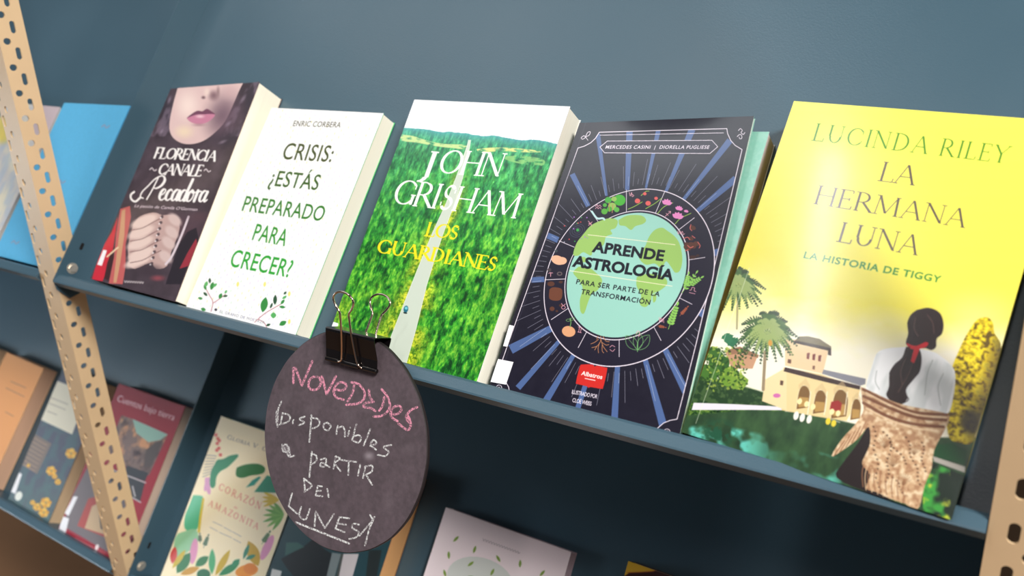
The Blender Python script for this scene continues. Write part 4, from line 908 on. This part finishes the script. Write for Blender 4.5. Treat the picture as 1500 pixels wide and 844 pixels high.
    # palms
    def palm(c, R, n, seed, sc=1.0):
        rg = np.random.default_rng(seed); c = np.array(c)
        for layer, (col, k) in enumerate((((26, 52, 32), 1.05), ((66, 104, 52), .92), ((158, 176, 104), .7))):
            P = []
            for i in range(n):
                an = 2 * math.pi * i / n + rg.uniform(-.1, .1); L = R * k * rg.uniform(.75, 1.05); e = c + np.array([math.cos(an), math.sin(an) * .8 + .25 * abs(math.cos(an)) + .1]) * L
                mid = (c + e) / 2 + np.array([0, -L * .22]); s = smooth([c, mid, e], 6)
                for j in range(2, len(s), 1):
                    d = s[j] - s[j - 1]; a0 = math.atan2(d[1], d[0])
                    for q in (-.55, .55): P.append(leaf(s[j], a0 + q + .2, L * .30 * (1.1 - j / len(s)), .75 * sc, 5))
                P += stroke_polys(s, .7)
            a.polys(P, col, .92)
    a.stroke(P3([(360, 440), (350, 620)]), 4.5, (150, 132, 104)); a.stroke(P3([(230, 150), (225, 330)]), 3.0, (120, 112, 84), .6)
    palm(P3([(232, 130)])[0], 38, 17, 3, 1.5); palm(P3([(370, 350)])[0], 45, 21, 4, 1.5); a.ell(*P3([(384, 398)])[0], 3, 4.5, (206, 150, 60))
    # topiary
    q = smooth(W5([(580, 92), (605, 90), (625, 110), (632, 150), (655, 190), (648, 250), (628, 330), (600, 410), (575, 480), (548, 560), (500, 560), (462, 540), (452, 460), (470, 380), (470, 290), (500, 210), (530, 150), (560, 105), (580, 92)]), 4)
    a.poly(q, (196, 168, 20)); y0, y1, x0, x1, mm_ = a.mask([q]); full = np.zeros((a.h, a.w)); full[y0:y1, x0:x1] = mm_
    n1 = vnoise(a.h, a.w, 85, 91, 2, 1.1, .7); a.blend(full * np.clip((n1 - .5) * 7, 0, 1), (246, 222, 40)); a.blend(full * np.clip((.42 - n1) * 9, 0, 1), (96, 76, 22))
    sh = full * np.clip((n1 * .6 + (X - 1440) / 60 + (Y - 560) / 220 - .2) * 2.4, 0, 1) * np.clip((X - 1405) / 30, 0, 1); a.blend(sh * .9, (66, 56, 38))
    a.soft(*W5([(540, 480)])[0], 20, 26, (54, 50, 44), .85, 0, 1, .6); a.poly(W5([(410, 570), (470, 560), (530, 590), (520, 640), (400, 610)]), (26, 74, 40)); a.poly(W5([(400, 610), (522, 650), (520, 672), (405, 630)]), (176, 170, 160))
    dk = np.clip((Y - (676 + (X - 1366) * .42)) / 3, 0, 1) * (X > 1352); a.blend(dk * 1.0, (26, 40, 30)); a.blend(dk * np.clip((vnoise(a.h, a.w, 22, 95, 3) - .48) * 5, 0, 1) * (X < 1392), (60, 150, 60)); a.blend(dk * np.clip((vnoise(a.h, a.w, 30, 96, 3) - .6) * 6, 0, 1) * (X < 1392), (190, 200, 60))
    # woman: skirt, blouse, hair, ribbon, shawl
    a.poly(smooth(W5([(165, 480), (120, 560), (60, 640), (40, 690), (140, 740), (260, 770), (300, 640), (260, 520), (165, 480)]), 3), (40, 32, 32))
    a.poly(smooth(W5([(300, 200), (230, 206), (190, 225), (170, 280), (150, 345), (165, 372), (250, 420), (360, 450), (450, 455), (475, 400), (485, 310), (470, 270), (430, 235), (390, 215), (300, 200)]), 3), (250, 250, 250))
    y0, y1, x0, x1, mm_ = a.mask([W5([(300, 200), (190, 225), (150, 345), (165, 372), (250, 420), (450, 455), (485, 310), (470, 270), (390, 215)])]); full = np.zeros((a.h, a.w)); full[y0:y1, x0:x1] = mm_
    fo = vnoise(a.h, a.w, 26, 99, 3, .3); a.blend(full * np.clip((fo - .5) * 3, 0, .6), (206, 212, 210))
    for L in ([(440, 300), (420, 350), (430, 420)], [(190, 290), (185, 330), (200, 360)], [(400, 250), (380, 300), (370, 380)]): a.stroke(smooth(W5(L), 4), 1.6, (170, 176, 172), .7)
    hair = (44, 30, 30)
    a.poly(smooth(W5([(340, 62), (385, 54), (425, 72), (440, 110), (435, 150), (415, 170), (412, 200), (395, 212), (370, 205), (330, 208), (304, 195), (300, 180), (308, 150), (305, 110), (318, 80), (340, 62)]), 4), hair)
    a.poly(smooth(W5([(300, 200), (285, 240), (255, 268), (238, 300), (236, 350), (226, 380), (245, 405), (275, 418), (305, 395), (300, 360), (330, 320), (352, 290), (358, 240), (345, 205), (300, 200)]), 4), hair)
    for L in ([(335, 90), (330, 130), (345, 160)], [(380, 80), (400, 110), (405, 150)], [(300, 240), (280, 290), (285, 340)], [(330, 240), (310, 300), (270, 370)]): a.stroke(smooth(W5(L), 4), 1.6, (92, 70, 64), .7)
    for L in ([(262, 262), (238, 300), (250, 330), (232, 370)], [(300, 380), (308, 400), (270, 420)]): a.stroke(smooth(W5(L), 4), 1.2, hair)
    rd = (208, 34, 44)
    a.poly(smooth(W5([(312, 192), (340, 196), (372, 182), (384, 188), (372, 202), (345, 208), (318, 208), (312, 192)]), 3), rd); a.poly(W5([(330, 205), (352, 206), (330, 262), (317, 255)]), rd); a.poly(W5([(300, 185), (318, 192), (308, 202)]), rd)
    sh_ = smooth(W5([(130, 350), (180, 372), (240, 400), (300, 420), (380, 435), (455, 452), (460, 480), (440, 520), (405, 590), (395, 660), (370, 720), (350, 800), (325, 808), (300, 790), (270, 780), (230, 765), (190, 745), (150, 730), (165, 680), (135, 640), (150, 600), (165, 560), (160, 500), (120, 545), (60, 590), (20, 610), (60, 545), (110, 490), (140, 440), (135, 400), (130, 350)]), 3)
    a.poly(sh_, (198, 160, 122)); y0, y1, x0, x1, mm_ = a.mask([sh_]); full = np.zeros((a.h, a.w)); full[y0:y1, x0:x1] = mm_
    n5 = vnoise(a.h, a.w, 70, 101, 2); a.blend(full * np.clip((n5 - .52) * 4, 0, .8), (236, 214, 178)); a.blend(full * np.clip((.42 - n5) * 5, 0, .55), (150, 106, 76))
    for L in ([(140, 385), (240, 430), (340, 465), (450, 475)], [(140, 410), (230, 460), (330, 490), (440, 500)], [(140, 360), (230, 405), (330, 445), (455, 455)]): a.stroke(smooth(W5(L), 4), 4.4, (112, 66, 46), .85)
    for L in ([(150, 372), (240, 418), (340, 455), (450, 465)], [(150, 430), (240, 475), (330, 505), (420, 515)]): a.stroke(smooth(W5(L), 4), 2.4, (232, 204, 166), .8)
    holes = []
    for x0_, y0_, dx, dy, k in ((178, 500, 22, 262, 15), (215, 520, 96, 130, 11), (300, 540, 60, 190, 13), (240, 560, -14, 160, 11), (360, 560, 8, 120, 9), (250, 690, 60, 80, 7)):
        for i in range(k): holes.append(ellipse(*W5([(x0_ + dx * i / k + 6 * math.sin(i), y0_ + dy * i / k)])[0], 1.9, 1.2, .4, 8))
    a.polys(holes, (74, 48, 36), .9)
    for cx, cy in ((250, 620), (330, 575), (290, 690), (220, 550)):
        for k in range(9): an = -2.6 + k * .26; a.stroke(W5([(cx, cy + 30), (cx + 34 * math.cos(an), cy + 30 + 46 * math.sin(an))]), .7, (120, 86, 60), .8)
    for k in range(16): x, y = 135 + k * 11, 700 + (k % 2) * 8 + k * 4; a.stroke(smooth(W5([(x + 6, y - 60), (x, y - 20), (x + 4, y + 25)]), 3), 1.3, (216, 180, 140) if k % 2 else (150, 104, 74))
    for k in range(9): a.stroke(W5([(150 - k * 10, 480 + k * 9), (118 - k * 11, 545 + k * 8)]), 1.4, (222, 190, 152) if k % 2 else (150, 104, 74))
    # type
    gr = (74, 138, 44); br = (92, 82, 74)
    a.text('LUCINDA RILEY', A([(430, 172)])[0], A([(1086, 250)])[0], 24.5, (.3, -1), gr, 'serif', thick=.10, thin=.04, space=1.12)
    a.text('LA', A([(651, 307)])[0], A([(776, 323)])[0], 27.5, (.3, -1), br, 'serif', thick=.10, thin=.04)
    a.text('HERMANA', A([(437, 384)])[0], A([(944, 465)])[0], 26.5, (.3, -1), br, 'serif', thick=.10, thin=.04, space=1.02)
    a.text('LUNA', A([(513, 510)])[0], A([(786, 557)])[0], 28, (.3, -1), br, 'serif', thick=.10, thin=.04, space=1.02)
    a.text('LA HISTORIA DE TIGGY', A([(403, 566)])[0], A([(860, 649)])[0], 10.2, (.3, -1), (52, 138, 56), bold=.02, space=1.1)
    # crease along the spine
    a.stroke(P3([(285, 40), (230, 200), (180, 330), (130, 500), (30, 780)]), 1.0, (236, 240, 214), .55)
    return a
LV2 = -.4
def lowc(x0, x1, h, d, lvl=LV2): return [PX(x0, h, d, lvl), PX(x1, h, d, lvl), PX(x1, 0, d, lvl), PX(x0, 0, d, lvl)]
RED = [(174, 562), (271.6, 596), PX(-.7535, -.004, .02, LV2), (84.4, 777.6)]
FLW = [PX(-1.058, .205, .02, LV2), PX(-.938, .205, .02, LV2), (68, 773), (11, 733)]
ORA = [PX(-1.228, .197, .02, LV2), (64, 540), PX(-1.112, -.001, .02, LV2), PX(-1.236, .0, .02, LV2)]
COR = [(324, 609.6), PX(-.512, .2195, .02, LV2), PX(-.512, 0, .02, LV2), PX(-.678, 0, .02, LV2)]
DAR = [PX(-.4985, .226, .028, LV2), (604, 697), PX(-.352, 0, .028, LV2), PX(-.5045, 0, .028, LV2)]
WHI = [(653, 743.4), (837, 809), PX(-.156, 0, .014, LV2), PX(-.3095, 0, .014, LV2)]
YEL = [(920.4, 822), PX(.052, .2215, .02, LV2), PX(.052, 0, .02, LV2), PX(-.0965, 0, .02, LV2)]
BLU = [(94, 150.6), PX(-.7475, .2145, .02), PX(-.7475, .003, .02), PX(-.8925, .003, .02)]
GRA = [PX(-1.04, .212, .02), (88, 157), PX(-.902, .002, .02), PX(-1.045, .002, .02)]
def art_red():
    a = Art(RED, 360, 500, (158, 30, 50)); A = C(70, 540, 2.778); B = C(80, 640, 4.22)
    q = A([(300, 190), (345, 205), (488, 268), (412, 435), (300, 395), (240, 330)]); a.poly(q, (120, 100, 96)); y0, y1, x0, x1, m = a.mask([q]); f = np.zeros((a.h, a.w)); f[y0:y1, x0:x1] = m
    a.blend(f * np.clip((vnoise(a.h, a.w, 12, 3, 3) - .45) * 4, 0, 1), (206, 150, 110)); a.blend(f * np.clip((vnoise(a.h, a.w, 10, 9, 3) - .5) * 4, 0, 1), (60, 48, 52)); a.poly(A([(345, 205), (488, 268), (460, 290), (410, 300), (360, 262)]), (150, 190, 176)); a.poly(A([(440, 300), (470, 290), (420, 400), (390, 400), (400, 330)]), (84, 74, 74))
    a.poly(A([(325, 395), (410, 425), (395, 460), (300, 425)]), (48, 50, 58)); a.poly(A([(270, 410), (395, 465), (375, 545), (220, 470)]), (52, 54, 62)); a.strokes([A([(270, 415), (398, 465)]), A([(345, 480), (355, 520)]), A([(335, 520), (378, 545)])], 2.0, (206, 200, 200), .9)
    q = A([(165, 395), (230, 420), (330, 560), (262, 740), (240, 745), (60, 640), (100, 520)]); a.poly(q, (118, 108, 112)); a.poly(A([(165, 530), (200, 520), (240, 560), (270, 640), (240, 690), (120, 640)]), (178, 78, 74)); a.poly(A([(180, 560), (215, 545), (250, 600), (245, 680), (150, 650)]), (206, 176, 140)); a.poly(A([(205, 560), (262, 600), (270, 690), (215, 650)]), (72, 68, 76))
    a.text('Cuentos bajo tierra', A([(280, 132)])[0], A([(512, 212)])[0], 9.5, (.4, -1), (250, 224, 226), bold=.0, shear=.0)
    a.polys([A([(105, 520), (122, 522), (85, 600), (68, 590)]), A([(60, 600), (86, 610), (72, 672), (44, 660)])], (244, 242, 246)); a.strokes([A([(110, 690), (230, 752)])], 1.6, (220, 150, 150), .7); a.ell(*A([(200, 728)])[0], 2.6, 4.6, (246, 226, 226), .3)
    return a
def art_flw():
    a = Art(FLW, 300, 480, (74, 78, 96)); A = C(0, 490, 3.124)
    n = vnoise(a.h, a.w, 8, 7, 4); a.blend(np.clip((n - .4) * 3, 0, .7), (70, 100, 106)); a.blend(np.clip((a.Y - 690) / 40, 0, 1) * .4, (90, 120, 112))
    a.poly(A([(245, 205), (400, 270), (330, 458), (175, 385)]), (226, 218, 196)); a.strokes([A([(235, 290), (310, 320)]), A([(225, 315), (300, 345)]), A([(215, 350), (260, 368)])], 1.1, (150, 140, 130), .8)
    a.poly(A([(150, 450), (235, 500), (170, 640), (90, 590)]), (120, 104, 96)); a.strokes([A([(150 - k * 8, 470 + k * 17), (215 - k * 8, 508 + k * 17)]) for k in range(8)], .9, (168, 140, 116))
    for x, y, r in ((325, 545, 24), (235, 625, 22), (265, 675, 14), (210, 770, 24), (170, 790, 18), (200, 815, 22), (250, 650, 12), (130, 600, 8), (150, 770, 12)):
        for k in range(6): a.ell(*A([(x + r * .6 * math.cos(k), y + r * .6 * math.sin(k))])[0], r * .5 / 3.1, r * .42 / 3.1, ((214, 152, 46), (226, 178, 70))[k % 2])
    a.poly(A([(85, 630), (100, 640), (70, 730), (50, 720)]), (236, 234, 236)); a.ell(*A([(85, 740)])[0], 5, 7, (230, 230, 220), .4); return a
def art_ora():
    a = Art(ORA, 280, 420, (222, 148, 78)); A = C(0, 490, 3.124); a.strokes([A([(50, 215), (118, 245)]), A([(28, 245), (110, 285)]), A([(25, 355), (62, 375)])], 1.2, (140, 100, 70), .8); return a
def art_cor():
    a = Art(COR, 480, 620, (252, 236, 196)); A = C(220, 590, 3.32); T = C(270, 600, 7.033); D = C(230, 700, 5.86)
    G1, G2, G3 = (34, 138, 92), (30, 118, 52), (70, 172, 110)
    a.poly(smooth(D([(310, 150), (390, 160), (400, 240), (370, 360), (330, 460), (240, 440), (240, 330), (280, 230), (310, 150)]), 3), (84, 186, 138)); a.poly(smooth(D([(180, 480), (330, 440), (350, 560), (260, 640), (150, 680), (150, 540), (180, 480)]), 3), (150, 206, 160)); a.poly(D([(390, 170), (408, 180), (380, 360), (370, 470), (348, 470), (362, 340)]), (216, 190, 40))
    a.poly(smooth(T([(550, 460), (555, 485), (500, 545), (440, 600), (370, 640), (330, 700), (320, 780), (290, 812), (262, 770), (275, 640), (310, 570), (340, 520), (400, 510), (470, 475), (550, 460)]), 3), G1)
    a.poly(smooth(T([(540, 600), (600, 575), (680, 560), (770, 562), (830, 600), (820, 650), (760, 672), (690, 680), (600, 705), (540, 690), (530, 650), (540, 600)]), 3), G2); a.poly(T([(635, 805), (700, 730), (770, 690), (790, 700), (720, 780)]), (30, 150, 130)); a.poly(T([(850, 680), (960, 700), (960, 860), (720, 850), (790, 760)]), (26, 142, 108))
    for x, y in ((325, 262), (345, 300), (340, 350), (355, 400), (372, 468), (360, 320), (335, 420)): a.ell(*T([(x, y)])[0], 2.6, 2.6, (224, 96, 84))
    a.strokes([T([(330 - 8 * k, 480 + 26 * k), (230 - 6 * k, 470 + 32 * k)]) for k in range(8)], .9, (120, 120, 132)); a.ell(*T([(232, 770)])[0], 3, 11, (220, 156, 198), .3)
    a.ell(*D([(435, 70)])[0], 3.6, 13, (222, 160, 200), -.2); a.ell(*D([(315, 630)])[0], 5.4, 19, (226, 150, 190), .15); a.ell(*D([(945, 600)])[0], 6, 20, (226, 150, 190), .45)
    for c, an, L, w, col in (((470, 830), -1.55, 38, 5, G3), ((500, 840), -1.05, 44, 5, (206, 172, 36)), ((530, 840), -.55, 36, 5.5, (26, 132, 76)), ((170, 820), -1.0, 36, 8, (26, 116, 56)), ((130, 780), -.95, 34, 4, (206, 180, 40)), ((200, 830), -.35, 30, 5, (206, 150, 40)), ((330, 760), -.65, 24, 6, (28, 120, 60)), ((870, 760), -1.95, 40, 9, (200, 160, 30)), ((640, 760), -.7, 16, 4, G1), ((740, 700), -1.2, 24, 3, (40, 130, 100)), ((760, 700), -.4, 16, 3, (40, 130, 100)), ((130, 740), -1.4, 26, 5, (206, 50, 40))):
        a.poly(leaf(D([c])[0], an, L, w), col)
    for k in range(7): a.poly(leaf(D([(1090, 315)])[0], 2.2 + k * .3, 33 - 2 * abs(k - 2), 2.6), ((96, 160, 56), (120, 176, 70))[k % 2])
    for k in range(4): a.poly(leaf(D([(1050, 190)])[0], 2.75 + k * .28, 26, 2.4), (220, 190, 50))
    a.ell(*D([(400, 830)])[0], 10, 8, (26, 108, 66)); a.ell(*D([(770, 800)])[0], 17, 9, (236, 150, 40), -.2); a.ell(*D([(800, 780)])[0], 10, 8, (226, 130, 30))
    sprig(a, D([(400, 600)])[0], -1.2, 18, 5, 4.5, 1.2, (50, 92, 60)); sprig(a, D([(900, 570)])[0], -1.0, 20, 5, 5, 1.4, (60, 104, 56)); sprig(a, D([(370, 560)])[0], -1.6, 12, 4, 4, 1, (60, 90, 60))
    a.text('Gloria V. Casa', T([(438, 300)])[0], T([(960, 470)])[0], 5.8, (.37, -1), (120, 110, 100), 'serif', thick=.14, thin=.07, space=1.15)
    a.text('CORAZÓN', D([(525, 100)])[0], D([(880, 272)])[0], 9.4, (.37, -1), (224, 136, 110), 'serif', thick=.16, thin=.08, space=1.3); a.text('de', D([(655, 258)])[0], D([(685, 270)])[0], 4, (.37, -1), (226, 150, 120), shear=.2)
    a.text('AMAZONITA', D([(436, 238)])[0], D([(862, 446)])[0], 8.6, (.37, -1), (224, 136, 110), 'serif', thick=.16, thin=.08, space=1.35)
    a.strokes([D([(480, 378), (560, 415)]), D([(575, 425), (640, 462)]), D([(650, 465), (722, 505)]), D([(455, 425), (520, 460)]), D([(535, 470), (640, 515)]), D([(655, 525), (720, 560)])], 1.1, (150, 146, 140), .7)
    return a
def art_dar():
    a = Art(DAR, 420, 600, (26, 62, 70)); A = C(380, 750, 5.357)
    a.poly(A([(350, 270), (420, 215), (520, 300), (570, 330), (560, 520), (500, 620), (280, 520), (215, 440), (170, 370)]), (10, 14, 20)); a.poly(A([(210, 240), (300, 240), (355, 275), (200, 345)]), (62, 104, 96), .8)
    a.poly(A([(570, 320), (640, 330), (560, 620), (500, 620)]), (120, 132, 134)); a.poly(A([(650, 330), (780, 330), (700, 620), (600, 620)]), (206, 198, 200)); a.poly(A([(640, 330), (660, 330), (600, 620), (580, 620)]), (70, 74, 70)); a.poly(A([(860, 300), (960, 300), (900, 620), (820, 620)]), (26, 34, 34)); a.poly(A([(100, 445), (175, 465), (165, 510), (85, 510)]), (220, 222, 220)); return a
def art_whi():
    a = Art(WHI, 420, 620, (252, 236, 240)); A = C(580, 700, 3.571)
    q = ellipse(*A([(440, 540)])[0], 50, 34, .3, 30); a.poly(q, (212, 220, 212), .8)
    for x, y, an in ((300, 335, -.8), (277, 425, -1.6), (405, 395, -1.25), (250, 480, 1.3), (375, 463, -.65), (525, 405, 1.05), (648, 470, -1.5), (495, 512, -1.1), (752, 515, -.85), (370, 520, 0), (600, 560, 1), (340, 600, 1.2)): a.poly(leaf(A([(x, y)])[0], an, 11.5, 1.9), (128, 158, 62))
    a.strokes([A([(455 + 14 * k, 318 + 5 * k), (462 + 14 * k, 332 + 5 * k)]) for k in range(14)] + [A([(455 + 14 * k, 330 + 5 * k), (468 + 14 * k, 322 + 5.4 * k)]) for k in range(14)], .7, (176, 160, 166), .8)
    return a
def art_yel():
    a = Art(YEL, 300, 460, (60, 24, 18)); A = C(880, 800, 12.5); a.poly(A([(480, 250), (1050, 430), (950, 462), (700, 480), (520, 492), (420, 560), (380, 560)]), (232, 186, 50)); a.strokes([A([(480, 488), (700, 482), (960, 466), (1040, 440)])], 1.0, (206, 100, 30)); return a
def art_blu():
    a = Art(BLU, 320, 460, (86, 172, 214)); A = C(0, 130, 2.814); n = vnoise(a.h, a.w, 140, 3, 2); a.img *= (1 + .08 * (n - .5))[..., None]
    for x, y in ((437, 157), (255, 385), (65, 635)): a.stroke(smooth(A([(x - 18, y), (x - 6, y - 8), (x, y + 4), (x + 14, y - 4)]), 4), 1.8, (150, 140, 168), .8)
    return a
def art_gra():
    a = Art(GRA, 320, 460, (206, 202, 200)); n = vnoise(a.h, a.w, 7, 3, 3, .6); a.blend(np.clip((n - .45) * 4, 0, .7), (236, 226, 196)); a.blend(np.clip((vnoise(a.h, a.w, 9, 5, 3, .6) - .5) * 4, 0, .6), (176, 190, 206)); a.poly([(60, 150), (95, 150), (75, 205), (40, 205)], (196, 178, 182)); a.soft(4, 190, 16, 26, (232, 206, 90), .8, 0, 1, .5)
    return a

# ------------------------------------------------------------------ the books
UPS = 'new releases on the main shelf'
book('paperback_book', 'dark paperback with a woman\'s mouth and chin above clasped hands, leftmost on the main shelf', FLO, [.030, .034, .031, .030], [.0295, .0335, .0305, .0295], art_flo(), (46, 34, 40), pages=(254, 246, 226), back_rgb=(90, 60, 60), rough=.3, coat=.25)
book('paperback_book', 'white paperback with green hand-drawn capitals asking a question', CRI, [.0185] * 4, .018, art_cri(), (245, 245, 240), pages=(255, 249, 230), back_rgb=(70, 190, 110), rough=.4)
book('paperback_book', 'paperback with a straight road through green forest and a large white author name', GRI, [.0225] * 4, .022, art_gri(), (60, 120, 60), pages=(255, 249, 232), back_rgb=(240, 240, 236), rough=.3, coat=.2)
mint_c = [PX(-.120, .2165, .0098), (1127, 193), (1003, 627), PX(-.1285, .0, .0095)]
mint = Art(mint_c, 260, 400, (158, 218, 200)); mint.blend(np.clip((vnoise(400, 260, 60, 3, 3) - .5) * 3, 0, .25), (200, 236, 224))
book('paperback_book', 'mint green paperback showing only its right edge behind the navy astrology book', mint_c, [.0095, .020, .020, .0095], [.009, .0195, .0195, .009], mint, (130, 190, 176), pages=(226, 212, 222), back_rgb=(226, 224, 226))
ba = book('paperback_book', 'navy blue astrology paperback with a globe inside a zodiac wheel and blue rays', AST, [.0150, .0290, .0262, .0145], [.0042, .0042, .0042, .0042], art_astro(), (34, 30, 44), pages=(240, 236, 236), back_rgb=(150, 200, 186), rough=.28, coat=.3, bulge=lambda u, v: -.0045 * math.exp(-v / .05) * math.sin(math.pi * min(1, max(0, u * 1.1 - .1))))
book('paperback_book', 'large yellow paperback with a woman in a crochet shawl before a palace pool', RIL, [.029, .034, .0355, .0265], [.028, .030, .029, .0255], art_ril(), (226, 206, 60), pages=(120, 104, 60), back_rgb=(120, 112, 40), rough=.24, coat=.35, lift=[0, 0, .0115, 0])  # dark olive pages: the shade on the fore-edge is in their colour
book('hardcover_book', 'light blue cloth book on the left bay shelf behind the perforated upright', BLU, [.020] * 4, .019, art_blu(), (70, 150, 196), hard=True, pages=(220, 210, 200), rough=.7)
book('paperback_book', 'pale patterned book at the far left edge, left of the light blue one', GRA, [.0195] * 4, .019, art_gra(), (190, 186, 184), pages=(200, 190, 180))
book('paperback_book', 'crimson paperback with a white title line above pictures, behind the upright on the lower shelf', RED, [.020] * 4, .019, art_red(), (120, 24, 40), lvl=LV2, pages=(222, 196, 176), back_rgb=(150, 60, 60), rough=.6)
book('paperback_book', 'dark blue-grey book with yellow flowers and a cream title label, lower left shelf', FLW, [.020] * 4, .019, art_flw(), (60, 62, 74), lvl=LV2, pages=(214, 186, 150), back_rgb=(60, 50, 50), rough=.6)
book('paperback_book', 'plain orange paperback at the lower left edge', ORA, [.024] * 4, .023, art_ora(), (200, 130, 70), lvl=LV2, pages=(224, 180, 150), back_rgb=(216, 184, 140), rough=.6)
book('paperback_book', 'cream paperback with green leaves and pink flowers, left of the round sign', COR, [.020] * 4, .019, art_cor(), (70, 150, 110), lvl=LV2, pages=(200, 214, 214), back_rgb=(120, 170, 170))
book('paperback_book', 'thick dark teal book with tan page edges, partly hidden behind the round sign', DAR, [.0285] * 4, .028, art_dar(), (30, 56, 64), lvl=LV2, pages=(226, 172, 116), back_rgb=(120, 84, 56))
book('paperback_book', 'pinkish white book with small green leaves, right of the round sign', WHI, [.0145] * 4, .014, art_whi(), (220, 206, 206), lvl=LV2, pages=(214, 190, 200), back_rgb=(190, 170, 180))
book('paperback_book', 'book with a yellow top corner over dark red, at the bottom edge of the view', YEL, [.020] * 4, .019, art_yel(), (60, 30, 20), lvl=LV2)
b2 = book('paperback_book', 'beige book edge at the far left of the lower shelf, left of the orange book', [PX(-1.385, .197, .02, LV2), PX(-1.252, .197, .02, LV2), PX(-1.252, 0, .02, LV2), PX(-1.385, 0, .02, LV2)], [.020] * 4, .019, plain([(0, 0), (100, 0), (100, 100), (0, 100)], (206, 186, 160), 16, 16), (190, 170, 140), lvl=LV2, pages=(214, 190, 160))
# library labels round the spine of the astrology book
wl = mat('label_paper', (246, 244, 248), 0.6)
for q in ([(729.5, 526), (752, 530.5), (741, 563.5), (718.5, 559.5)], [(746, 476), (752.5, 477.5), (743, 508), (737, 507)]):
    P = [at(x, y, .0158) for x, y in q]; V, F = prism(P, -NV * .0004); link('spine_label', V, F, wl, ba)
